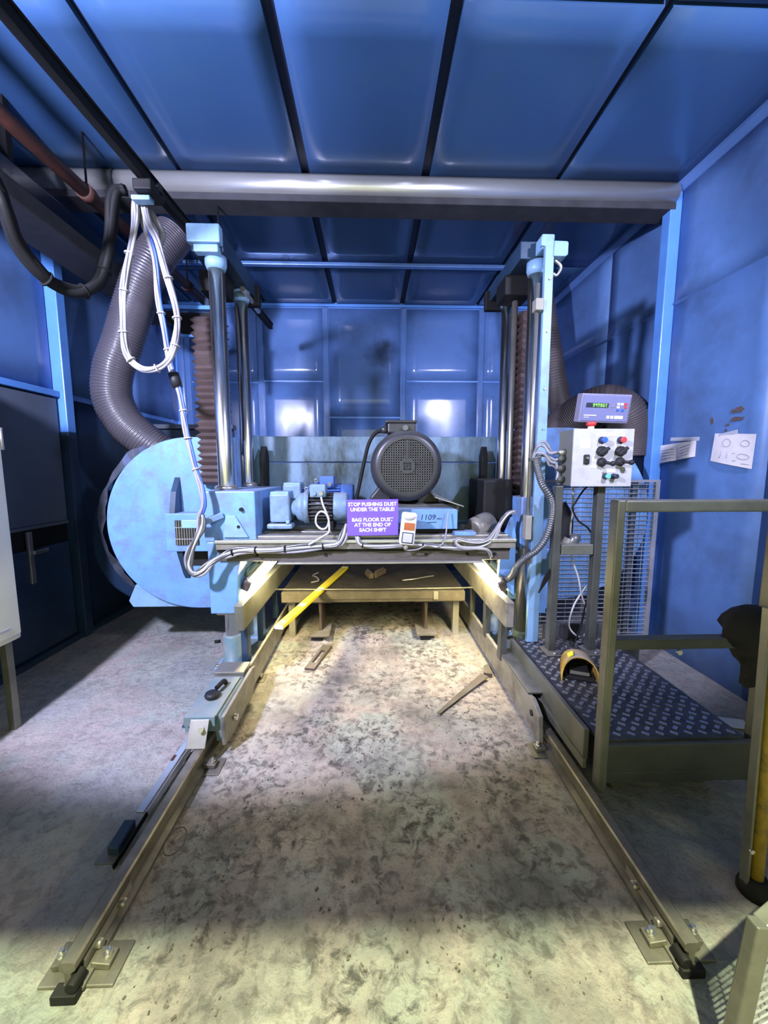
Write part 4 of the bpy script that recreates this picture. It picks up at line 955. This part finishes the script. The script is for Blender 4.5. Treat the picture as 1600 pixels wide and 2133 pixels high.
# ribbed conduit
cp = [at(1116, 958, 2.42), at(1122, 985, 2.38), at(1130, 1010, 2.36), at(1147, 1038, 2.36), at(1151, 1060, 2.36), at(1147, 1090, 2.36), at(1137, 1120, 2.36), at(1118, 1146, 2.36), at(1092, 1164, 2.38), at(1077, 1180, 2.40), at(1068, 1198, 2.45), at(1056, 1206, 2.55), at(1046, 1200, 2.70)]
pth = smooth_path(cp, 26)
tag(obj('conduit', MB().tube(pth, 0.02, 12, rad=[0.019 if i % 4 < 2 else 0.0225 for i in range(len(pth))]), 'conduit'), 'ribbed grey conduit curving from the console cables to the strip lamp', 'conduit')
cable('foot_switch_cable', [at(1226, 1012, 2.42), at(1215, 1022, 2.42), at(1200, 1045, 2.42), at(1193, 1060, 2.42), at(1205, 1085, 2.42), at(1225, 1100, 2.42), at(1238, 1125, 2.42), at(1240, 1160, 2.42), at(1234, 1210, 2.42), at(1220, 1260, 2.42), at(1208, 1310, 2.42), at(1190, 1350, 2.40), (1.20, 2.30, 0.318)], 0.006, 'cable_black', 'thin black cable hanging from the control box to the foot pedal')
cable('dangling_cable', [at(1194, 1012, 2.46), at(1193, 1060, 2.46), at(1188, 1110, 2.46), at(1192, 1163, 2.45), at(1204, 1200, 2.45), at(1212, 1240, 2.45), at(1222, 1270, 2.45), at(1223, 1310, 2.45), at(1212, 1326, 2.45), at(1196, 1320, 2.45), at(1185, 1300, 2.45), at(1196, 1260, 2.45), at(1222, 1220, 2.45)], 0.006, 'cable_white', 'pale cable dangling in a loop between the console legs')
a, b_ = at(1174, 1140, 2.44), at(1200, 1118, 2.44)
t = thing('cable_plug', 'grey plug and socket resting on the console cross bar', 'plug', (a+b_)/2 + V((0, 0, -0.03)))
obj('plug', MB().lathe([(0.02, 0), (0.026, 0.3), (0.026, 1)], at(1171, 1142, 2.42), at(1184, 1122, 2.42), 14), 'pale_leg', t)
obj('socket', MB().lathe([(0.022, 0), (0.034, 0.15), (0.034, 0.7), (0.026, 1)], at(1187, 1140, 2.42), at(1201, 1114, 2.42), 14), 'conduit', t)

# foot pedal guard
pc = V((1.200, 2.09, 0.311))
t = thing('foot_pedal', 'foot pedal under a scuffed yellow hood on the platform deck', 'pedal', pc)
mb = MB(); ring = []; n = 20
R = Matrix.Rotation(math.radians(-22), 3, 'Z')
for (yy, w_, h_, lean) in ((-0.13, 0.098, 0.128, 0.0), (-0.04, 0.096, 0.128, 0), (0.07, 0.088, 0.112, 0), (0.13, 0.08, 0.085, 0)):
    for inner in (0, 1):
        for k in range(n+1):
            a = math.pi*k/n
            ww, hh = w_-0.005*inner, h_-0.005*inner
            yo = yy + (0.06*(math.sin(a)) if yy < -0.1 else 0)
            ring.append(pc + R @ V((math.cos(a)*ww, yo, math.sin(a)**0.75*hh)))
mb.v = ring; W = n+1
def idx(s_, inner, k): return (s_*2+inner)*W+k
for s_ in range(3):
    for k in range(n):
        mb.f.append((idx(s_, 0, k), idx(s_, 0, k+1), idx(s_+1, 0, k+1), idx(s_+1, 0, k))); mb.s.append(True)
        mb.f.append((idx(s_, 1, k), idx(s_+1, 1, k), idx(s_+1, 1, k+1), idx(s_, 1, k+1))); mb.s.append(True)
for k in range(n):
    mb.f.append((idx(0, 0, k), idx(0, 1, k), idx(0, 1, k+1), idx(0, 0, k+1))); mb.s.append(False)
mb.f.append(tuple(idx(3, 0, k) for k in range(W))); mb.s.append(False)
mb.f.append(tuple(idx(3, 1, k) for k in reversed(range(W)))); mb.s.append(False)
obj('hood', mb, 'guard_yellow', t)
obj('pedal_plate', MB().box(pc + R @ V((0, 0.0, 0.035)), (0.10, 0.13, 0.014), R @ Matrix.Rotation(0.15, 3, 'X')), 'black_rubber', t, 0.003)
obj('pedal_base', MB().box(pc + R @ V((0, 0.0, 0.008)), (0.15, 0.20, 0.014), R), 'black_iron', t, 0.003)
obj('pedal_edge', MB().box(pc + R @ V((0, -0.068, 0.033)), (0.10, 0.006, 0.018), R), 'steel', t)
obj('side_bolt', MB().cyl(pc + R @ V((-0.096, 0.02, 0.05)), pc + R @ V((-0.106, 0.02, 0.05)), 0.012, n=8), 'steel', t)
obj('warning_mark', MB().box(pc + R @ V((-0.048, -0.03, 0.1215)), (0.034, 0.05, 0.004), R @ Matrix.Rotation(math.radians(-38), 3, 'Y')), 'level_yellow', t)

# ------------------------------------------------------------------ mesh guard beside the wall
t = thing('mesh_guard', 'wire mesh guard panel behind the console, up to the wall', 'guard', (1.75, 2.98, 0))
x0, x1, z0, z1, yy = 1.20, 2.265, 0.10, 1.41, 2.98
obj('frame', MB().bx(x1-0.025, x1+0.01, yy-0.015, yy+0.015, 0.0, z1).bx(x0, x1-0.025, yy-0.015, yy+0.015, z1-0.02, z1).bx(x0, x1-0.025, yy-0.02, yy+0.02, 0.08, 0.13).bx(x0-0.012, x0+0.012, yy-0.015, yy+0.015, 0.0, z1), 'mesh_wire', t)
wm = MB(); z = z0+0.05
while z < z1-0.03:
    wm.cyl((x0, yy, z), (x1-0.02, yy, z), 0.0042, n=5, caps=False); z += 0.036
x = x0+0.04
while x < x1-0.03:
    wm.cyl((x, yy+0.004, z0+0.02), (x, yy+0.004, z1-0.015), 0.0022, n=5, caps=False); x += 0.067
o = obj('wire_mesh', wm, 'mesh_wire', t); o['kind'] = 'stuff'
obj('inner_post', MB().bx(2.08, 2.12, yy+0.02, yy+0.05, 0.0, z1), 'panel_grey', t)
tag(obj('toe_board', MB().bx(1.17, 2.0, 2.68, 2.72, 0.02, 0.16).bx(1.17, 2.0, 2.68, 2.80, 0.16, 0.172), 'frame_dark', None, 0.004), 'dark toe board on the floor behind the platform', 'board')

# ------------------------------------------------------------------ ducts
def duct(pts, r, m, label, pitch=0.022, amp=0.007, name='flexible_duct', rads=None, n=36):
    p = smooth_path(pts, 40)
    L = [0.0]
    for a, b_ in zip(p[:-1], p[1:]): L.append(L[-1]+(b_-a).length)
    cnt = int(L[-1]/(pitch/4)); q = []; rr = []; j = 0
    for i in range(cnt+1):
        s_ = L[-1]*i/cnt
        while j < len(L)-2 and L[j+1] < s_: j += 1
        f = (s_-L[j])/max(1e-6, L[j+1]-L[j]); q.append(p[j].lerp(p[j+1], f))
        rr.append(r + amp*(0.5-0.5*math.cos(2*math.pi*i/4)) - amp/2)
    return tag(obj(name, MB().tube(q, r, n, rad=rr), m), label, 'duct', 'flexible extraction ducts')
duct([(-1.60, 3.40, 3.38), (-1.70, 3.28, 3.15), (-1.78, 3.23, 2.95), (-1.86, 3.22, 2.74), (-1.96, 3.22, 2.48), (-2.05, 3.22, 2.26), (-2.07, 3.22, 2.06), (-2.0, 3.22, 1.88), (-1.88, 3.23, 1.75), (-1.70, 3.28, 1.60)], 0.140, 'duct_grey', 'thick grey flexible duct bending down to the big blue cover')
duct([at(1110, 970, 3.85), at(1150, 912, 3.75), at(1205, 868, 3.6), at(1258, 846, 3.45), at(1295, 862, 3.40), at(1308, 905, 3.40), at(1306, 950, 3.40)], 0.185, 'duct_brown', 'wide brown ribbed duct arching behind the digital readout', 0.017, 0.006)
duct([at(1118, 540, 4.4), at(1138, 680, 4.3), at(1158, 800, 4.2), at(1172, 870, 4.15), at(1180, 930, 4.1)], 0.115, 'duct_brown', 'dark brown duct sloping up behind the tall upright bar', 0.03, 0.006)
t = thing('pipe', 'rust-red pipe running along the ceiling over the cable loops', 'pipe', (-1.93, 3.2, 3.25))
pa, pb = V((-2.0, -0.28, 3.32)), V((-1.80, 4.9, 3.30))
obj('pipe_run', MB().cyl(pa, pb, 0.042, n=18), 'rust_pipe', t)
for f in (0.60, 0.85):
    c = pa.lerp(pb, f); obj('coupling', MB().cyl(c-V((0, 0.035, 0)), c+V((0, 0.035, 0)), 0.052, n=18), 'rust_pipe', t)
    obj('hanger', MB().cyl(c, (c.x, c.y, ZC-0.0), 0.007, n=8), 'black_iron', t)
t = thing('duct_beam', 'dusty dark grey box beam high along the door wall', 'beam', (-2.1, 2.6, 2.95))
obj('beam', MB().bx(-2.30, -1.99, -0.28, 4.3, 2.99, 3.10), 'dusty_beam', t, 0.01)
obj('upper_flange', MB().bx(-2.35, -2.12, -0.28, 4.3, 3.10, 3.30), 'cover_dark', t, 0.006)
for y in (1.0, 2.6, 3.9):
    obj('hanger', MB().bx(-2.20, -2.16, y-0.02, y+0.02, 3.30, ZC+0.0), 'black_iron', t)
# dark frame shelf behind the cable loops
t = thing('bracket_frame', 'dark bracket frame behind the left bellows', 'bracket', (-1.5, 3.9, 2.45))
a, b_ = at(318, 640, 3.8), at(440, 643, 3.8)
obj('top_bar', MB().bar(a, b_, 0.06, 0.035), 'trim_blue', t, 0.003)
a, b_ = at(378, 700, 3.8), at(440, 702, 3.8)
obj('lower_bar', MB().bar(a, b_, 0.05, 0.022), 'trim_blue', t, 0.003)
a, b_ = at(320, 642, 3.82), at(300, 690, 3.82)
obj('side_arm', MB().bar(a, b_, 0.05, 0.025), 'panel_dark', t, 0.003)
obj('infill', MB().prism([(p.x, p.z) for p in (at(330, 650, 3.83), at(440, 652, 3.83), at(440, 700, 3.83), at(385, 700, 3.83))], 'y', 3.83, 3.86), 'black_iron', t)
a0 = at(330, 620, 3.86)
obj('stay', MB().bx(a0.x-0.02, a0.x+0.02, 3.835, 3.87, a0.z-0.1, ZC), 'panel_dark', t)
b0 = at(432, 620, 3.86)
obj('stay', MB().bx(b0.x-0.02, b0.x+0.02, 3.835, 3.87, b0.z-0.5, ZC), 'panel_dark', t)
# low dark partition behind the big cover
wp = struct('wall_partition', MB().bx(XL+0.02, -1.62, 4.60, 4.66, -0.003, 1.95), 'panel_dark', 0.006)
obj('cap_rail', MB().bx(XL+0.02, -1.60, 4.55, 4.68, 1.95, 2.0), 'panel_grey', wp, 0.004)

# ------------------------------------------------------------------ cable track overhead with hanging cables
pa, pb = V((-1.335, -0.28, 3.055)), V((-1.115, 4.50, 3.055))
t = thing('cable_track', 'black overhead cable track running into the booth', 'cable track', (pa+pb)/2)
obj('track', MB().bar(pa, pb, 0.045, 0.05).bar(pa+V((0, 0, 0.03)), pb+V((0, 0, 0.03)), 0.062, 0.010), 'black_iron', t, 0.004)
for f in (0.733,):
    c = pa.lerp(pb, f); obj('hanger', MB().cyl(c, (c.x, c.y, ZC-0.185), 0.008, n=8), 'black_iron', t)
tc_ = pa.lerp(pb, 0.545)
t = thing('cable_trolley', 'black trolley with a pale clamp under the cable track', 'trolley', tc_ + V((0, 0, -0.12)))
obj('body', MB().box(tc_+V((0, 0, -0.055)), (0.10, 0.14, 0.055)), 'black_iron', t, 0.008)
obj('clamp', MB().box(tc_+V((-0.03, -0.01, -0.10)), (0.10, 0.05, 0.024)), 'machine_pale', t, 0.005)
for s in (-1, 1):
    obj('wheel', MB().cyl(tc_+V((s*0.03, 0.03, -0.02)), tc_+V((s*0.05, 0.03, -0.02)), 0.028, n=16), 'black_rubber', t)
def bundle(name, pts, offs, r, label, mats, ties=(), tie_r=0.02, k=7, grp=None, tie_m='cable_white', cat='cable bundle'):
    p = smooth_path(pts, k); lo = min(q.z for q in p)
    c = sum(p, V())/len(p); c.z = lo
    t = thing(name, label, cat, c, grp)
    for i, (u, v) in enumerate(offs):
        q = []
        for j, x in enumerate(p):
            tg = (p[min(j+1, len(p)-1)]-p[max(j-1, 0)]).normalized()
            s_ = tg.cross(V((0, 1, 0)));  s_ = s_.normalized() if s_.length > 1e-3 else V((1, 0, 0))
            w_ = 0.75 + 0.35*math.sin(j*0.35+i*1.7)
            q.append(x + s_*u*w_ + V((0, 1, 0))*v*w_)
        obj('cable', MB().tube(q, r, 8), mats[i % len(mats)], t)
    for f in ties:
        j = int(f*(len(p)-2)); tg = (p[j+1]-p[j]).normalized()
        obj('cable_tie', MB().cyl(p[j]-tg*0.004, p[j]+tg*0.004, tie_r, n=12), tie_m, t)
    return t
OF = [(-0.014, -0.006), (0.0, -0.012), (0.014, -0.006), (-0.008, 0.008), (0.008, 0.008)]
bundle('hanging_cable_loop', [at(283, 420, 2.36), at(283, 462, 2.36), at(271, 520, 2.34), at(262, 580, 2.33), at(256, 640, 2.32), at(258, 700, 2.32), at(270, 745, 2.32), at(298, 771, 2.33), at(332, 765, 2.34), at(358, 738, 2.35), at(370, 690, 2.36), at(365, 640, 2.37), at(348, 570, 2.37), at(330, 510, 2.37), at(312, 470, 2.37), at(302, 425, 2.37)],
       OF, 0.0080, 'pale grey cable loop hanging low from the track trolley', ['cable_grey', 'cable_grey', 'cable_white'], (0.15, 0.24, 0.33, 0.42, 0.53, 0.64, 0.72, 0.8), 0.026)
bundle('hanging_cable_drop', [at(290, 425, 2.40), at(303, 470, 2.40), at(322, 540, 2.41), at(331, 610, 2.42), at(337, 660, 2.42), at(348, 720, 2.43), at(361, 775, 2.43), at(374, 820, 2.43), at(385, 870, 2.42), at(393, 920, 2.41), at(404, 965, 2.40), at(420, 1010, 2.38), at(424, 1050, 2.37), at(417, 1075, 2.37)],
       OF[:4], 0.0080, 'long grey cable run dropping from the trolley to the saddle clamp', ['cable_grey', 'cable_grey', 'cable_blue', 'cable_white'], (0.3, 0.4, 0.5, 0.6, 0.7, 0.8), 0.024)
tag(obj('tape_wrap', MB().cyl(at(361, 778, 2.43), at(370, 806, 2.43), 0.030, n=14), 'black_rubber'), 'black tape wrap on the long grey cable drop', 'tape')
bundle('saddle_cable_loop', [at(421, 1072, 2.35), at(420, 1095, 2.34), at(410, 1120, 2.33), at(398, 1150, 2.32), at(393, 1178, 2.32), at(404, 1194, 2.32), at(424, 1188, 2.33), at(445, 1170, 2.36), at(470, 1155, 2.40), at(500, 1148, 2.405), at(560, 1146, 2.405), at(620, 1142, 2.405), at(680, 1138, 2.405), at(705, 1132, 2.40), at(718, 1112, 2.42), at(724, 1092, 2.46)],
       [(-0.02, -0.006), (-0.007, -0.012), (0.007, -0.010), (0.02, -0.004)], 0.0085, 'grey cables looping under the saddle clamp and along the apron', ['cable_grey', 'conduit', 'cable_white', 'conduit'], (0.58, 0.65, 0.72, 0.8), 0.026, tie_m='cable_black')
bundle('apron_cables', [at(742, 1095, 2.46), at(745, 1118, 2.415), at(752, 1134, 2.405), at(790, 1137, 2.405), at(860, 1134, 2.405), at(930, 1140, 2.405), at(985, 1140, 2.405), at(1010, 1135, 2.41), at(1028, 1120, 2.44), at(1040, 1095, 2.48), at(1058, 1070, 2.50), at(1072, 1064, 2.52)],
       [(-0.012, -0.004), (0.0, -0.010), (0.012, -0.004)], 0.007, 'grey cables along the apron towards the console side', ['cable_grey', 'cable_white', 'conduit'], (0.2, 0.4), 0.018, tie_m='cable_black')
bundle('coiled_lead', [at(1024, 1160, 2.44), at(1015, 1146, 2.40), at(990, 1142, 2.385), at(962, 1141, 2.38), at(950, 1132, 2.38), at(955, 1123, 2.38), at(975, 1127, 2.38), at(1000, 1130, 2.385), at(1018, 1122, 2.40), at(1034, 1100, 2.46), at(1048, 1078, 2.50)],
       [(-0.006, 0), (0.006, 0)], 0.006, 'pale lead doubled back in a loop at the apron end', ['cable_white', 'cable_grey'])
bundle('festoon_loop', [(-1.37, 1.2, 2.97), at(-40, 330, 1.75), at(8, 430, 1.85), at(40, 510, 1.95), at(90, 575, 2.05), at(140, 605, 2.15), at(180, 606, 2.22), at(208, 585, 2.28), at(222, 545, 2.31), at(230, 490, 2.33), at(236, 430, 2.34), at(243, 400, 2.35), at(262, 396, 2.36)],
       [(-0.012, -0.009), (0.012, -0.009), (0.0, 0.012), (0.010, 0.009)], 0.023, 'thick black festoon cable sagging from the overhead track', ['cable_black'], (0.35, 0.5, 0.65), 0.039, tie_m='cable_black')
# second upper loop end, wrapped
cable('wrapped_joint', [at(312, 440, 2.42), at(326, 462, 2.43), at(338, 485, 2.44), at(336, 500, 2.44), at(330, 515, 2.44)], 0.018, 'cable_grey', 'lumpy taped cable joint just below the trolley', 'cable')

# ------------------------------------------------------------------ electrical cabinet at the left edge
t = thing('electrical_cabinet', 'cream electrical cabinet on legs at the left edge', 'cabinet', (-2.27, 1.8, 0))
bd = obj('body', MB().bx(-2.50, -2.035, 1.42, 2.20, 0.525, 2.20), 'cabinet_cream', t, 0.012)
obj('door', MB().bx(-2.036, -2.022, 1.44, 2.185, 0.56, 2.17), 'cabinet_cream', t, 0.004)
obj('badge', MB().bx(-2.0222, -2.020, 2.06, 2.12, 0.60, 0.615), 'ink_faint', t)
for (x, y) in ((-2.075, 2.14), (-2.46, 2.14), (-2.075, 1.48), (-2.46, 1.48)):
    obj('leg', MB().bx(x-0.02, x+0.02, y-0.02, y+0.02, 0.0, 0.525), 'frame_grey', t, 0.004)
obj('hinge', MB().cyl((-2.02, 2.192, 1.6), (-2.02, 2.192, 1.72), 0.008, n=10), 'steel', t)

# ------------------------------------------------------------------ papers on the right wall
def wallpt(x, y, off=0.016):
    d = at(x, y, 1.0)-V((0, 0, CH)); return V((0, 0, CH)) + d*((XR-off)/d.x)
def sheet(corners, name, label, folds, marks):
    c = [wallpt(x, y, 0.018) for x, y in corners]
    lo = min(p.z for p in c)
    t = thing(name, label, 'paper', V((XR-0.02, sum(p.y for p in c)/4, lo)))
    mb = MB(); n = 8
    for j in range(n+1):
        for i in range(n+1):
            p = c[0].lerp(c[1], i/n).lerp(c[3].lerp(c[2], i/n), j/n)
            p = p + V((-0.004-0.010*abs(math.sin(i/n*math.pi*folds))*(j/n), 0, 0))
            mb.v.append(p)
    for j in range(n):
        for i in range(n):
            q = j*(n+1)+i; mb.f.append((q, q+1, q+n+2, q+n+1)); mb.s.append(False)
    o = obj('sheet', mb, 'paper', t)
    sol = o.modifiers.new('thick', 'SOLIDIFY'); sol.thickness = 0.0012; sol.offset = 0
    def pt(u, v): 
        p = c[0].lerp(c[1], u).lerp(c[3].lerp(c[2], u), v)
        return p + V((-0.006-0.010*abs(math.sin(u*math.pi*folds))*v, 0, 0))
    for mk in marks:
        obj('pen_mark', MB().tube([pt(u, v) for u, v in mk], 0.0016, 5), 'ink_faint', t)
    return t
ln = []
for v in (0.30, 0.46, 0.62, 0.78):
    ln.append([(0.10+0.02*v+i*0.05, v+0.012*math.sin(i*2.1)) for i in range(8)])
for v in (0.2, 0.38, 0.55, 0.72):
    ln.append([(0.62+i*0.05, v+0.10-0.02*i+0.015*math.sin(i*2.7)) for i in range(6)])
sheet([(1372, 929), (1452, 917), (1449, 951), (1374, 966)], 'paper_note', 'folded paper note with handwriting, nearer the wall post', 2, ln)
circ = lambda u, v, a, b_: [(u+a*math.cos(q*0.35), v+b_*math.sin(q*0.35)) for q in range(19)]
sheet([(1491, 903), (1577, 904), (1567, 977), (1481, 960)], 'paper_drawing', 'paper sheet with sketched circles taped to the wall', 1,
      [circ(0.36, 0.30, 0.10, 0.13), circ(0.80, 0.28, 0.10, 0.09), [(0.22, 0.85), (0.27, 0.75), (0.27, 0.6)], [(0.43, 0.6), (0.43, 0.8)], circ(0.80, 0.68, 0.13, 0.08), [(0.55, 0.62), (0.60, 0.60)], [(0.58, 0.85), (0.66, 0.83)], [(0.78, 0.9), (0.95, 0.88)]])
for (p, q, lab) in (((1397, 915), (1457, 914), 'strip of tape above the folded note'), ((1497, 909), (1537, 899), 'strip of tape holding the circle drawing')):
    a, b_ = wallpt(*p, 0.022), wallpt(*q, 0.022)
    tag(obj('tape_strip', MB().bar(a, b_, 0.002, 0.028), 'tape'), lab, 'tape')

# ------------------------------------------------------------------ right foreground: cloth, yellow post, mesh gate
mb = MB(); rnd = random.Random(3)
c = V((1.66, 1.535, 0.80)); n = 22
for j in range(13):
    for i in range(n):
        a = 2*math.pi*i/n; v = j/12
        r = (0.045 + 0.085*math.sin(math.pi*min(1, v*1.25+0.08))**0.8) * (1 + 0.34*noise.noise(V((math.cos(a)*1.4, math.sin(a)*1.4, v*3.0))) + 0.16*noise.noise(V((math.cos(a)*4.5, math.sin(a)*4.5, v*7.0))))
        mb.v.append(c + V((math.cos(a)*r*1.05, math.sin(a)*r*0.75, 0.10-v*0.34 + 0.02*noise.noise(V((a, v*4, 2))))))
for j in range(12):
    for i in range(n):
        mb.f.append((j*n+i, (j+1)*n+i, (j+1)*n+(i+1) % n, j*n+(i+1) % n)); mb.s.append(True)
mb.f += [tuple(range(n)), tuple(12*n+i for i in reversed(range(n)))]; mb.s += [True, True]
t = thing('black_rag', 'bunched black rag hung over the end of the mid rail', 'rag', c + V((0, 0, -0.25)))
obj('rag_body', mb, 'cloth_black', t)
for (x, z) in ((-0.075, 0.60), (0.01, 0.555)):
    obj('drawstring', MB().tube([(c.x+x, 1.50, 0.72), (c.x+x-0.004, 1.495, z+0.03), (c.x+x, 1.495, z)], 0.004, 6).sph((c.x+x, 1.495, z), 0.010, 8), 'cloth_black', t)
t = thing('guard_post', 'scuffed yellow guard post at the right edge', 'post', (1.34, 1.16, 0))
obj('tube', MB().cyl((1.350, 1.16, 0.03), (1.318, 1.16, 1.05), 0.022, n=22), 'post_yellow', t)
obj('backing_angle', MB().bar((1.316, 1.165, 0.0), (1.284, 1.165, 1.05), 0.010, 0.03, up=(0, 1, 0)), 'frame_grey', t, 0.003)
obj('foot', MB().lathe([(0.05, 0), (0.05, 0.4), (0.032, 1)], (1.35, 1.16, 0.0), (1.35, 1.16, 0.07), 20), 'black_iron', t)
obj('bolt', MB().cyl((1.312, 1.155, 0.18), (1.312, 1.145, 0.18), 0.008, n=8), 'bright_bolt', t)
t = thing('mesh_gate', 'low grey mesh gate in the bottom right corner', 'gate', (1.2, 0.80, 0))
obj('stile', MB().bar((0.858, 0.75, 0.0), (0.897, 0.75, 0.455), 0.040, 0.03, up=(0, 1, 0)), 'frame_grey', t, 0.004)
obj('stile', MB().bar((1.60, 0.90, 0.0), (1.62, 0.90, 0.80), 0.04, 0.03, up=(0, 1, 0)), 'frame_grey', t, 0.004)
obj('bottom_rail', MB().bar((0.88, 0.755, 0.025), (1.60, 0.90, 0.025), 0.03, 0.03), 'frame_grey', t, 0.003)
obj('top_rail', MB().bar((0.905, 0.755, 0.44), (1.615, 0.90, 0.78), 0.03, 0.03), 'frame_grey', t, 0.003)
wm = MB()
for q in range(18):
    f0 = q/17
    wm.cyl((0.875+0.03*f0, 0.752, 0.04+0.40*f0), (1.61, 0.90, 0.02+0.74*f0), 0.0032, n=6)
for q in range(1, 12):
    f0 = q/12
    wm.cyl((0.87+0.73*f0, 0.752+0.148*f0, 0.03), (0.905+0.705*f0, 0.752+0.148*f0, 0.44+0.33*f0), 0.0022, n=6)
o = obj('wire_mesh', wm, 'mesh_wire', t); o['kind'] = 'stuff'
